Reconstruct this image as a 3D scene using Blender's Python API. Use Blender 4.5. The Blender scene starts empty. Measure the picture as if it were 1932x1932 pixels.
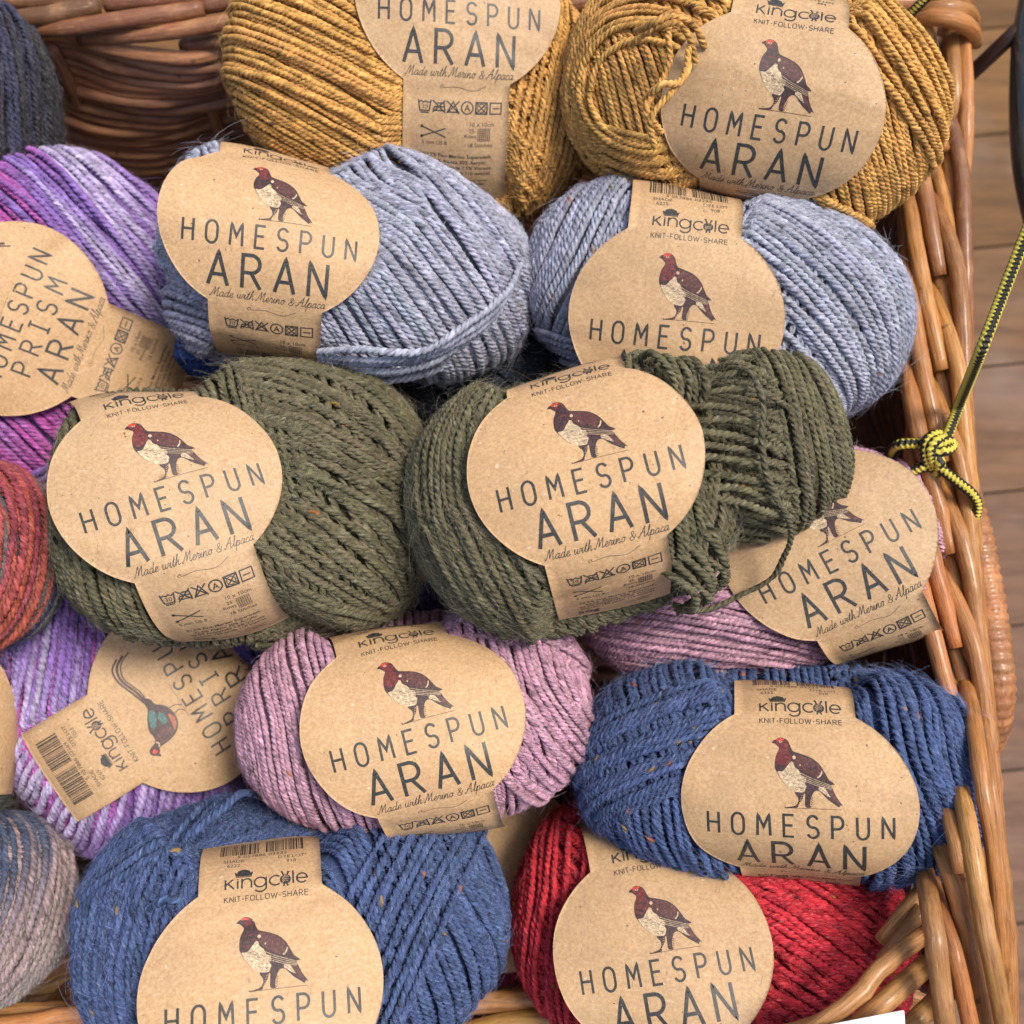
import bpy, bmesh, math, random
import numpy as np
from mathutils import Vector, Matrix

random.seed(7)
RNG = np.random.default_rng(11)
SC = bpy.context.scene
COL = SC.collection

# ------------------------------------------------------------------ camera, light, exposure
TILT = math.radians(15.0)            # the camera looks down, leaning forward by this much
D0 = 360.0                           # mm from lens to the front of the heap
KPX = 330.0 / 1932.0 / D0            # mm per reference pixel per mm of depth
RIGHT = np.array([1.0, 0, 0])
UP = np.array([0, math.cos(TILT), math.sin(TILT)])
BACK = np.array([0, -math.sin(TILT), math.cos(TILT)])
CAMPOS = np.array([0, 0, 0.18]) + BACK * (D0 / 1000)

cam_data = bpy.data.cameras.new('camera')
cam = bpy.data.objects.new('camera', cam_data)
COL.objects.link(cam)
cam.location = CAMPOS
cam.rotation_euler = (TILT, 0, 0)
cam_data.sensor_width = 36.0
cam_data.lens = 36.0 * D0 / 330.0
cam_data.clip_start = 0.01
cam_data.clip_end = 50.0
cam_data.dof.use_dof = True
cam_data.dof.focus_distance = 0.362
cam_data.dof.aperture_fstop = 11.0
SC.camera = cam

SUN_ELEV, SUN_AZ = math.radians(66), math.radians(76)      # azimuth from +y towards +x
world = bpy.data.worlds.new('World')
SC.world = world
world.use_nodes = True
wn = world.node_tree.nodes
wl = world.node_tree.links
for n in list(wn): wn.remove(n)
w_out = wn.new('ShaderNodeOutputWorld'); w_bg = wn.new('ShaderNodeBackground'); w_sky = wn.new('ShaderNodeTexSky')
w_sky.sky_type = 'NISHITA'; w_sky.sun_disc = False
w_sky.sun_elevation = SUN_ELEV; w_sky.sun_rotation = SUN_AZ
w_sky.dust_density = 4.0; w_sky.ozone_density = 0.6; w_sky.air_density = 1.0
w_bg.inputs['Strength'].default_value = 0.085
wl.new(w_sky.outputs[0], w_bg.inputs[0]); wl.new(w_bg.outputs[0], w_out.inputs[0])
sun_data = bpy.data.lights.new('sun', 'SUN'); sun_data.energy = 1.5; sun_data.angle = math.radians(16); sun_data.color = (1.0, 0.93, 0.83)
sun = bpy.data.objects.new('sun', sun_data); COL.objects.link(sun)
sdir = Vector((math.sin(SUN_AZ) * math.cos(SUN_ELEV), math.cos(SUN_AZ) * math.cos(SUN_ELEV), math.sin(SUN_ELEV)))
sun.rotation_euler = sdir.to_track_quat('Z', 'Y').to_euler()
sun.location = (0.6, 0.4, 2.0)
SC.view_settings.view_transform = 'Standard'; SC.view_settings.look = 'None'
SC.view_settings.gamma = 1.0; SC.view_settings.use_curve_mapping = False
SC.view_settings.exposure = 1.05

# ------------------------------------------------------------------ helpers
def W(px, py, h):
    """world point (m) on the sight line of reference pixel (px,py), h mm above the heap's front plane"""
    d = D0 - h
    return CAMPOS + (RIGHT * ((px - 966) * KPX * d) - UP * ((py - 966) * KPX * d) - BACK * d) / 1000.0

def nrm(v):
    v = np.asarray(v, float)
    return v / np.maximum(np.linalg.norm(v, axis=-1, keepdims=True), 1e-12)

def tag(o, label=None, cat=None, group=None, kind=None):
    if label: o['label'] = label
    if cat: o['category'] = cat
    if group: o['group'] = group
    if kind: o['kind'] = kind
    return o

def empty(name, M):
    o = bpy.data.objects.new(name, None)
    o.empty_display_size = 0.01
    o.matrix_world = M
    COL.objects.link(o)
    return o

def mesh_obj(name, V, F, mats, parent=None, uv=None, colr=None, mat_idx=None, smooth=True, world=False):
    """V (N,3) metres, F (M,4) or (M,3) int array, or a list of such arrays"""
    me = bpy.data.meshes.new(name)
    V = np.asarray(V, np.float32)
    Fs = F if isinstance(F, list) else [F]
    loops = np.concatenate([np.asarray(f, np.int32).ravel() for f in Fs])
    sizes = np.concatenate([np.full(len(f), np.asarray(f).shape[1], np.int32) for f in Fs])
    me.vertices.add(len(V)); me.vertices.foreach_set('co', V.ravel())
    me.loops.add(len(loops)); me.loops.foreach_set('vertex_index', loops)
    me.polygons.add(len(sizes))
    starts = np.concatenate([[0], np.cumsum(sizes)[:-1]]).astype(np.int32)
    me.polygons.foreach_set('loop_start', starts)
    if smooth: me.polygons.foreach_set('use_smooth', np.ones(len(sizes), bool))
    if mat_idx is not None: me.polygons.foreach_set('material_index', np.asarray(mat_idx, np.int32))
    me.update(calc_edges=True)
    if uv is not None:
        l = me.uv_layers.new(name='UVMap'); l.data.foreach_set('uv', np.asarray(uv, np.float32).ravel())
    if colr is not None:
        a = me.color_attributes.new('tint', 'FLOAT_COLOR', 'POINT')
        c = np.ones((len(V), 4), np.float32); c[:, :3] = colr
        a.data.foreach_set('color', c.ravel())
    for m in (mats if isinstance(mats, (list, tuple)) else [mats]): me.materials.append(m)
    o = bpy.data.objects.new(name, me)
    COL.objects.link(o)
    if parent is not None: o.parent = parent
    return o

def catmull(P, n=8):
    P = np.asarray(P, float)
    if len(P) < 3:
        t = np.linspace(0, 1, n + 1)[:, None]
        return P[0] + (P[1] - P[0]) * t
    Q = np.vstack([2 * P[0] - P[1], P, 2 * P[-1] - P[-2]])
    out = []
    for i in range(1, len(Q) - 2):
        t = np.linspace(0, 1, n, endpoint=False)[:, None]
        a, b, c, d = Q[i - 1], Q[i], Q[i + 1], Q[i + 2]
        out.append(0.5 * ((2 * b) + (c - a) * t + (2 * a - 5 * b + 4 * c - d) * t ** 2 + (3 * b - a - 3 * c + d) * t ** 3))
    out.append(P[-1:])
    return np.vstack(out)

def resample(P, step, extra=None):
    s = np.concatenate([[0], np.cumsum(np.linalg.norm(np.diff(P, axis=0), axis=1))])
    n = max(4, int(s[-1] / step) + 1)
    t = np.linspace(0, s[-1], n)
    out = np.stack([np.interp(t, s, P[:, k]) for k in range(P.shape[1])], 1)
    if extra is not None:
        return out, t, np.stack([np.interp(t, s, extra[:, k]) for k in range(extra.shape[1])], 1)
    return out, t

def transport(P):
    """rotation-minimising normals along a polyline"""
    T = nrm(np.gradient(P, axis=0))
    N = np.zeros_like(P)
    r = BACK if abs(T[0] @ BACK) < 0.9 else RIGHT
    n = nrm(r - T[0] * (r @ T[0]))
    N[0] = n
    for i in range(1, len(P)):
        n = n - T[i] * (n @ T[i]); n = n / max(np.linalg.norm(n), 1e-9)
        N[i] = n
    return N

class Tubes:
    """collects round or lobed tubes into one mesh"""
    def __init__(self): self.V = []; self.F = []; self.UV = []; self.C = []; self.n = 0
    def add(self, P, N, R, prof, psi=0.0, color=(1, 1, 1), vrand=0.0, ucoord=None):
        M = len(P); K = len(prof[0])
        T = nrm(np.gradient(P, axis=0))
        N = nrm(N - T * np.sum(N * T, 1, keepdims=True)); B = np.cross(T, N)
        ang = prof[0][None, :] + np.broadcast_to(np.asarray(psi), (M,))[:, None]
        R = np.broadcast_to(np.asarray(R, float), (M,))
        r = R[:, None] * prof[1][None, :]
        V = P[:, None, :] + (r * np.cos(ang))[..., None] * N[:, None, :] + (r * np.sin(ang))[..., None] * B[:, None, :]
        i = np.arange(M - 1)[:, None]; j = np.arange(K)[None, :]; j2 = (j + 1) % K
        F = np.stack([i * K + j, i * K + j2, (i + 1) * K + j2, (i + 1) * K + j], -1).reshape(-1, 4) + self.n
        if ucoord is None:
            ucoord = np.concatenate([[0], np.cumsum(np.linalg.norm(np.diff(P, axis=0), axis=1))])
        u0 = np.broadcast_to(ucoord[:-1, None], (M - 1, K)); u1 = np.broadcast_to(ucoord[1:, None], (M - 1, K))
        v0 = np.broadcast_to(j / K, (M - 1, K)) + vrand; v1 = np.broadcast_to((j + 1) / K, (M - 1, K)) + vrand
        UV = np.stack([np.stack([u0, v0], -1), np.stack([u0, v1], -1), np.stack([u1, v1], -1), np.stack([u1, v0], -1)], 2).reshape(-1, 2)
        self.V.append(V.reshape(-1, 3)); self.F.append(F); self.UV.append(UV)
        c = np.asarray(color, float)
        if c.ndim == 1: c = np.broadcast_to(c, (M, K, 3))
        elif c.ndim == 2: c = np.broadcast_to(c[:, None, :], (M, K, 3))
        self.C.append(c.reshape(-1, 3))
        self.n += M * K
    def build(self, name, mats, parent=None, scale=1.0):
        return mesh_obj(name, np.concatenate(self.V) * scale, np.concatenate(self.F), mats, parent,
                        np.concatenate(self.UV), np.concatenate(self.C))

def rprof(k): return (np.arange(k) * 2 * math.pi / k, np.ones(k))
PLY = (np.arange(12) * math.pi / 6, np.array([1.0, .92, .50, .92] * 3))

# ------------------------------------------------------------------ materials
def new_mat(name):
    m = bpy.data.materials.new(name); m.use_nodes = True
    nt = m.node_tree; nt.nodes.clear()
    out = nt.nodes.new('ShaderNodeOutputMaterial'); b = nt.nodes.new('ShaderNodeBsdfPrincipled')
    nt.links.new(b.outputs[0], out.inputs[0])
    return m, nt, b

def nd(nt, typ, **kw):
    n = nt.nodes.new(typ)
    for k, v in kw.items():
        if k in n.inputs: n.inputs[k].default_value = v
        else: setattr(n, k, v)
    return n

def mix_col(nt, a, b, fac, mode='MIX'):
    m = nt.nodes.new('ShaderNodeMix'); m.data_type = 'RGBA'; m.blend_type = mode
    for sock, val in ((m.inputs[0], fac), (m.inputs[6], a), (m.inputs[7], b)):
        if hasattr(val, 'is_output') or isinstance(val, bpy.types.NodeSocket): nt.links.new(val, sock)
        elif isinstance(val, (int, float)): sock.default_value = val
        else: sock.default_value = (*val, 1)
    return m.outputs[2]

def ramp(nt, src, lo, hi, a=0.0, b=1.0):
    r = nt.nodes.new('ShaderNodeMapRange'); r.inputs[1].default_value = lo; r.inputs[2].default_value = hi
    r.inputs[3].default_value = a; r.inputs[4].default_value = b; r.clamp = True
    nt.links.new(src, r.inputs[0]); return r.outputs[0]

def uv_noise(nt, scale_uv, scale=1.0, detail=3.0, rough=0.6):
    tc = nd(nt, 'ShaderNodeUVMap'); mp = nd(nt, 'ShaderNodeMapping')
    mp.inputs['Scale'].default_value = (scale_uv[0], scale_uv[1], 1)
    nt.links.new(tc.outputs[0], mp.inputs[0])
    n = nd(nt, 'ShaderNodeTexNoise', Scale=scale, Detail=detail, Roughness=rough)
    nt.links.new(mp.outputs[0], n.inputs['Vector']); return n.outputs[0]

def obj_noise(nt, scale, detail=3.0, rough=0.6, sc=(1, 1, 1)):
    tc = nd(nt, 'ShaderNodeTexCoord'); mp = nd(nt, 'ShaderNodeMapping'); mp.inputs['Scale'].default_value = sc
    nt.links.new(tc.outputs['Object'], mp.inputs[0])
    n = nd(nt, 'ShaderNodeTexNoise', Scale=scale, Detail=detail, Roughness=rough)
    nt.links.new(mp.outputs[0], n.inputs['Vector']); return n.outputs[0]

def tint(nt):
    a = nt.nodes.new('ShaderNodeVertexColor'); a.layer_name = 'tint'; return a.outputs[0]

def bump(nt, bsdf, h, strength, dist):
    b = nd(nt, 'ShaderNodeBump'); b.inputs['Strength'].default_value = strength; b.inputs['Distance'].default_value = dist
    nt.links.new(h, b.inputs['Height']); nt.links.new(b.outputs[0], bsdf.inputs['Normal'])

def wool_material():
    m, nt, b = new_mat('dyed_wool')
    t = tint(nt)
    n = uv_noise(nt, (0.42, 8.0), 1.0, 4.0, 0.72)           # fibres running along the plies
    n2 = obj_noise(nt, 900.0, 2.0)
    c = mix_col(nt, t, (0, 0, 0), ramp(nt, n, 0.56, 0.30, 0.0, 0.50))
    c = mix_col(nt, c, (1, 1, 1), ramp(nt, n, 0.56, 0.76, 0.0, 0.20))
    nt.links.new(c, b.inputs['Base Color'])
    b.inputs['Roughness'].default_value = 0.9
    b.inputs['Specular IOR Level'].default_value = 0.15
    b.inputs['Sheen Weight'].default_value = 0.10
    b.inputs['Sheen Roughness'].default_value = 0.4
    nt.links.new(t, b.inputs['Sheen Tint'])
    add = nd(nt, 'ShaderNodeMath', operation='ADD'); nt.links.new(n, add.inputs[0]); nt.links.new(n2, add.inputs[1])
    bump(nt, b, add.outputs[0], 0.7, 0.0004)
    return m

def fibre_material():
    m, nt, b = new_mat('wool_fibre')
    nt.links.new(tint(nt), b.inputs['Base Color'])
    b.inputs['Roughness'].default_value = 0.6
    b.inputs['Sheen Weight'].default_value = 0.2
    return m

def kraft_material():
    m, nt, b = new_mat('kraft_paper')
    n1 = obj_noise(nt, 900.0, 3.0, 0.7)
    n2 = obj_noise(nt, 700.0, 3.0, 0.75, (1, 0.22, 1))
    n3 = obj_noise(nt, 45.0, 2.0)
    n5 = obj_noise(nt, 800.0, 3.0, 0.75, (0.22, 1, 1))
    base = mix_col(nt, (0.46, 0.275, 0.130), (0.61, 0.395, 0.205), ramp(nt, n1, 0.34, 0.66))
    base = mix_col(nt, base, (0.44, 0.29, 0.17), ramp(nt, n3, 0.45, 0.75, 0, 0.30))
    base = mix_col(nt, base, (0.22, 0.13, 0.07), ramp(nt, n2, 0.63, 0.74, 0, 0.6))
    base = mix_col(nt, base, (0.66, 0.50, 0.34), ramp(nt, n5, 0.60, 0.72, 0, 0.5))
    n4 = obj_noise(nt, 520.0, 1.0, 0.5)
    base = mix_col(nt, base, (0.10, 0.06, 0.035), ramp(nt, n4, 0.775, 0.80, 0, 0.8))
    base = mix_col(nt, base, (0.75, 0.60, 0.42), ramp(nt, n4, 0.235, 0.215, 0, 0.6))
    oi = nd(nt, 'ShaderNodeObjectInfo')                 # each band's tone shifts at random towards a cooler grey
    base = mix_col(nt, base, mix_col(nt, base, (0.80, 0.88, 1.0), 1.0, 'MULTIPLY'), ramp(nt, oi.outputs['Random'], 0, 1, 0, .5))
    nt.links.new(base, b.inputs['Base Color'])
    b.inputs['Roughness'].default_value = 0.55
    b.inputs['Specular IOR Level'].default_value = 0.35
    n6 = obj_noise(nt, 55.0, 3.0, 0.55)
    hh = nd(nt, 'ShaderNodeMath', operation='MULTIPLY_ADD'); hh.inputs[1].default_value = 14.0
    nt.links.new(n6, hh.inputs[0]); nt.links.new(n1, hh.inputs[2])
    bump(nt, b, hh.outputs[0], 0.35, 0.00025)
    return m

def ink_material(name, colr, rough=0.5):
    m, nt, b = new_mat(name)
    n = obj_noise(nt, 1200.0, 2.0)
    c = mix_col(nt, colr, tuple(min(1, x * 1.9 + 0.02) for x in colr), ramp(nt, n, 0.45, 0.75))
    nt.links.new(c, b.inputs['Base Color']); b.inputs['Roughness'].default_value = rough
    return m

def willow_material(name='varnished_willow'):
    m, nt, b = new_mat(name)
    t = tint(nt)
    n = uv_noise(nt, (0.02, 9.0), 1.0, 5.0, 0.7)            # grain along the rod
    n2 = uv_noise(nt, (0.09, 1.6), 1.0, 3.0, 0.6)
    n3 = uv_noise(nt, (0.22, 2.2), 1.0, 1.0, 0.5)
    n4 = uv_noise(nt, (0.10, 18.0), 1.0, 5.0, 0.75)           # fine bark streaks
    n5 = obj_noise(nt, 160.0, 3.0, 0.6)
    c = mix_col(nt, t, (0.10, 0.035, 0.012), ramp(nt, n, 0.46, 0.76, 0, 0.65))
    c = mix_col(nt, c, (0.68, 0.36, 0.14), ramp(nt, n2, 0.52, 0.80, 0, 0.45))
    c = mix_col(nt, c, (0.14, 0.055, 0.025), ramp(nt, n4, 0.50, 0.66, 0, 0.7))
    c = mix_col(nt, c, (0.58, 0.31, 0.12), ramp(nt, n5, 0.55, 0.75, 0, 0.30))
    c = mix_col(nt, c, (0.72, 0.44, 0.22), ramp(nt, n4, 0.44, 0.30, 0, 0.45))
    c = mix_col(nt, c, (0.045, 0.018, 0.01), ramp(nt, n3, 0.72, 0.78, 0, 0.8))
    nt.links.new(c, b.inputs['Base Color'])
    nt.links.new(ramp(nt, n5, 0.35, 0.7, 0.36, 0.7), b.inputs['Roughness'])
    nt.links.new(ramp(nt, n2, 0.3, 0.65, 0.05, 0.5), b.inputs['Coat Weight'])
    b.inputs['Coat Roughness'].default_value = 0.20
    hh = nd(nt, 'ShaderNodeMath', operation='ADD'); nt.links.new(n4, hh.inputs[0]); nt.links.new(n, hh.inputs[1])
    bump(nt, b, hh.outputs[0], 0.75, 0.0007)
    return m

def plank_material():
    m, nt, b = new_mat('floor_planks')
    t = tint(nt)
    n = obj_noise(nt, 16.0, 6.0, 0.7, (1.0, 8.0, 1.0))
    n2 = obj_noise(nt, 14.0, 3.0)
    c = mix_col(nt, t, (0.04, 0.022, 0.014), ramp(nt, n, 0.42, 0.75, 0, 0.7))
    c = mix_col(nt, c, (0.24, 0.18, 0.15), ramp(nt, n2, 0.5, 0.8, 0, 0.5))
    nt.links.new(c, b.inputs['Base Color']); b.inputs['Roughness'].default_value = 0.7; b.inputs['Specular IOR Level'].default_value = 0.2
    bump(nt, b, n, 0.2, 0.001)
    return m

def cord_material():
    m, nt, b = new_mat('braided_cord')
    tc = nd(nt, 'ShaderNodeUVMap'); sp = nd(nt, 'ShaderNodeSeparateXYZ'); nt.links.new(tc.outputs[0], sp.inputs[0])
    def math_(op, a, bb=None):
        n = nd(nt, 'ShaderNodeMath', operation=op)
        for s, v in ((n.inputs[0], a), (n.inputs[1], bb)):
            if v is None: continue
            if isinstance(v, (int, float)): s.default_value = v
            else: nt.links.new(v, s)
        return n.outputs[0]
    w = math_('SINE', math_('MULTIPLY', sp.outputs[0], 2 * math.pi / 1.5))
    v = math_('ADD', math_('MULTIPLY', sp.outputs[1], 3.0), math_('MULTIPLY', w, 0.10))
    f = math_('FRACT', v)
    stripe = ramp(nt, math_('ABSOLUTE', math_('SUBTRACT', f, 0.5)), 0.21, 0.25)
    fine = uv_noise(nt, (3.0, 30.0), 1.0, 2.0)
    yel = mix_col(nt, (0.55, 0.45, 0.03), (0.72, 0.62, 0.10), fine)
    c = mix_col(nt, yel, (0.012, 0.011, 0.008), stripe)
    nt.links.new(c, b.inputs['Base Color']); b.inputs['Roughness'].default_value = 0.55
    hb = math_('ADD', w, fine)
    bump(nt, b, hb, 0.6, 0.0004)
    return m

def simple_material(name, colr, rough, metal=0.0, nscale=80.0, amt=0.4, coat=0.0):
    m, nt, b = new_mat(name)
    n = obj_noise(nt, nscale, 4.0)
    c = mix_col(nt, colr, tuple(min(1, x * (1 + amt) + 0.01) for x in colr), ramp(nt, n, 0.4, 0.7))
    nt.links.new(c, b.inputs['Base Color'])
    r = ramp(nt, n, 0.3, 0.7, rough * 0.8, min(1, rough * 1.3)); nt.links.new(r, b.inputs['Roughness'])
    b.inputs['Metallic'].default_value = metal; b.inputs['Coat Weight'].default_value = coat
    return m

WOOL = wool_material(); FIBRE = fibre_material(); KRAFT = kraft_material(); WILLOW = willow_material()
INK = ink_material('dark_ink', (0.026, 0.027, 0.026), 0.5)
INKS = {'brown': ink_material('dark_brown_ink', (0.035, 0.014, 0.014)), 'maroon': ink_material('maroon_ink', (0.115, 0.016, 0.014)),
        'red': ink_material('red_ink', (0.45, 0.035, 0.025)), 'cream': ink_material('cream_ink', (0.43, 0.32, 0.195)),
        'mid': ink_material('russet_ink', (0.075, 0.024, 0.020)), 'teal': ink_material('teal_ink', (0.03, 0.11, 0.10)),
        'orange': ink_material('orange_ink', (0.28, 0.07, 0.03)), 'dark': INK}
# ------------------------------------------------------------------ printed artwork, drawn flat in label millimetres (s right, t up)
class Flat:
    """flat artwork: ribbons and filled outlines, each on its own thin layer so no two lie in one plane"""
    def __init__(self): self.V = []; self.F3 = []; self.F4 = []; self.M3 = []; self.M4 = []; self.n = 0; self.layer = 0
    def ribbon(self, P, w, mat=0, smooth=False, closed=False, step=0.7):
        P = np.asarray(P, float)
        if smooth: P = catmull(P, 7)
        if closed: P = np.vstack([P, P[:1]])
        if not smooth:
            out = [P[:1]]
            for a, b in zip(P[:-1], P[1:]):
                k = max(1, int(np.linalg.norm(b - a) / step))
                out.append(a + (b - a) * (np.arange(1, k + 1) / k)[:, None])
            P = np.vstack(out)
        d = np.diff(P, axis=0); keep = np.concatenate([[True], np.linalg.norm(d, axis=1) > 1e-6]); P = P[keep]
        if len(P) < 2: return
        e = nrm(np.diff(P, axis=0)); en = np.stack([-e[:, 1], e[:, 0]], 1)
        if closed: a = np.vstack([en[-1:], en]); b = np.vstack([en, en[:1]])
        else: a = np.vstack([en[:1], en]); b = np.vstack([en, en[-1:]])
        m = a + b; l2 = np.sum(m * m, 1, keepdims=True); m = 2 * m / np.maximum(l2, 0.6)
        self.layer += 1; z = np.full((len(P), 1), self.layer * 0.0006)
        L = np.hstack([P + m * w / 2, z]); R = np.hstack([P - m * w / 2, z]); K = len(P)
        self.V += [L, R]; i = np.arange(K - 1)
        F = np.stack([i, i + K, i + K + 1, i + 1], 1) + self.n
        self.F4.append(F); self.M4.append(np.full(len(F), mat)); self.n += 2 * K
    def fill(self, P, mat=0, smooth=False, dt=1.2, ds=5.0, n=5):
        P = np.asarray(P, float)
        if smooth: P = catmull(np.vstack([P, P[:1]]), n)[:-1]
        self.layer += 1
        bm = bmesh.new()
        vs = [bm.verts.new((p[0], p[1], 0)) for p in P]
        bm.faces.new(vs)
        bmesh.ops.triangulate(bm, faces=bm.faces[:])
        self._cut(bm, dt, ds, mat)
    def _cut(self, bm, dt, ds, mat):
        xs = [v.co.x for v in bm.verts]; ys = [v.co.y for v in bm.verts]
        for lo, hi, st, no in ((min(ys), max(ys), dt, (0, 1, 0)), (min(xs), max(xs), ds, (1, 0, 0))):
            k = math.ceil(lo / st)
            while k * st < hi:
                bmesh.ops.bisect_plane(bm, geom=bm.verts[:] + bm.edges[:] + bm.faces[:], plane_co=Vector(no) * (k * st), plane_no=no)
                k += 1
        bmesh.ops.triangulate(bm, faces=bm.faces[:])
        bm.verts.index_update()
        V = np.array([(v.co.x, v.co.y, self.layer * 0.0006) for v in bm.verts])
        F = np.array([[v.index for v in f.verts] for f in bm.faces])
        nz = np.array([f.normal.z for f in bm.faces]); F[nz < 0] = F[nz < 0][:, ::-1]
        self.V.append(V); self.F3.append(F + self.n); self.M3.append(np.full(len(F), mat)); self.n += len(V); bm.free()
    def text(self, s, x, y, size, align='CENTER', mat=0, bold=0.0, sx=1.0):
        cu = bpy.data.curves.new('writing', 'FONT'); cu.body = s; cu.size = size * 1.38; cu.align_x = align; cu.resolution_u = 2; cu.offset = bold
        o = bpy.data.objects.new('writing', cu); COL.objects.link(o)
        dg = bpy.context.evaluated_depsgraph_get(); me = o.evaluated_get(dg).to_mesh()
        bm = bmesh.new(); bm.from_mesh(me); o.evaluated_get(dg).to_mesh_clear()
        for v in bm.verts: v.co.x = v.co.x * sx + x; v.co.y += y
        self.layer += 1
        if bm.faces: self._cut(bm, 1.0, 4.0, mat)
        bpy.data.objects.remove(o); bpy.data.curves.remove(cu)
    def data(self):
        V = np.concatenate(self.V)
        Fs = []; M = []
        if self.F3: Fs.append(np.concatenate(self.F3)); M.append(np.concatenate(self.M3))
        if self.F4: Fs.append(np.concatenate(self.F4)); M.append(np.concatenate(self.M4))
        return V, Fs, np.concatenate(M)

def arc(cx, cy, rx, ry, a0, a1, n=14):
    a = np.radians(np.linspace(a0, a1, n)); return [(cx + rx * math.cos(t), cy + ry * math.sin(t)) for t in a]

# thin sans capitals, unit height, own widths
CAPS = {
    'H': (.58, [[(0, 0), (0, 1)], [(.58, 0), (.58, 1)], [(0, .52), (.58, .52)]]),
    'O': (.62, [[(.31, 1)] + arc(.31, .68, .31, .32, 90, 180, 8) + arc(.31, .32, .31, .32, 180, 360, 14) + arc(.31, .68, .31, .32, 0, 90, 8)]),
    'M': (.68, [[(0, 0), (.04, 1), (.34, .42), (.64, 1), (.68, 0)]]),
    'E': (.52, [[(.52, 1), (0, 1), (0, 0), (.52, 0)], [(0, .53), (.46, .53)]]),
    'S': (.56, [arc(.28, .74, .27, .26, 25, 270, 14) + arc(.28, .25, .28, .25, 80, -160, 14)]),
    'P': (.56, [[(0, 0), (0, 1), (.28, 1)] + arc(.28, .73, .28, .27, 80, -80, 10) + [(.28, .46), (0, .46)]]),
    'U': (.58, [[(0, 1), (0, .3)] + arc(.29, .29, .29, .29, 180, 360, 14) + [(.58, 1)]]),
    'N': (.58, [[(0, 0), (0, 1), (.58, 0), (.58, 1)]]),
    'A': (.64, [[(0, 0), (.32, 1), (.64, 0)], [(.11, .33), (.53, .33)]]),
    'R': (.60, [[(0, 0), (0, 1), (.28, 1)] + arc(.28, .74, .28, .26, 80, -80, 10) + [(.28, .48), (0, .48)], [(.28, .48), (.60, 0)]]),
    'I': (.40, [[(.2, 0), (.2, 1)], [(0, 1), (.4, 1)], [(0, 0), (.4, 0)]]),
    'K': (.52, [[(0, 0), (0, 1)], [(.5, 1), (0, .45)], [(.14, .6), (.54, 0)]]),
    'F': (.46, [[(.46, 1), (0, 1), (0, 0)], [(0, .53), (.40, .53)]]),
    'L': (.42, [[(0, 1), (0, 0), (.42, 0)]]),
    'W': (.95, [[(0, 1), (.24, 0), (.475, .9), (.71, 0), (.95, 1)]]),
    'T': (.52, [[(0, 1), (.52, 1)], [(.26, 1), (.26, 0)]]),
    'i': (.0, [[(0, 0), (0, 1)]]),
}
def caps_line(fl, word, cx, cy, hgt, width, wt, xscale=1.0):
    ws = [CAPS[c][0] * xscale * hgt if c in CAPS else .3 * hgt for c in word]
    gap = (width - sum(ws)) / max(1, len(word) - 1)
    x = cx - width / 2
    for c, w in zip(word, ws):
        if c == '.':
            fl.fill(arc(x + w / 2, cy + hgt * .42, .12 * hgt, .12 * hgt, 0, 330, 10))
        elif c in CAPS:
            for st in CAPS[c][1]:
                fl.ribbon([(x + px * xscale * hgt, cy + py * hgt) for px, py in st], wt)
        x += w + gap

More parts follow.
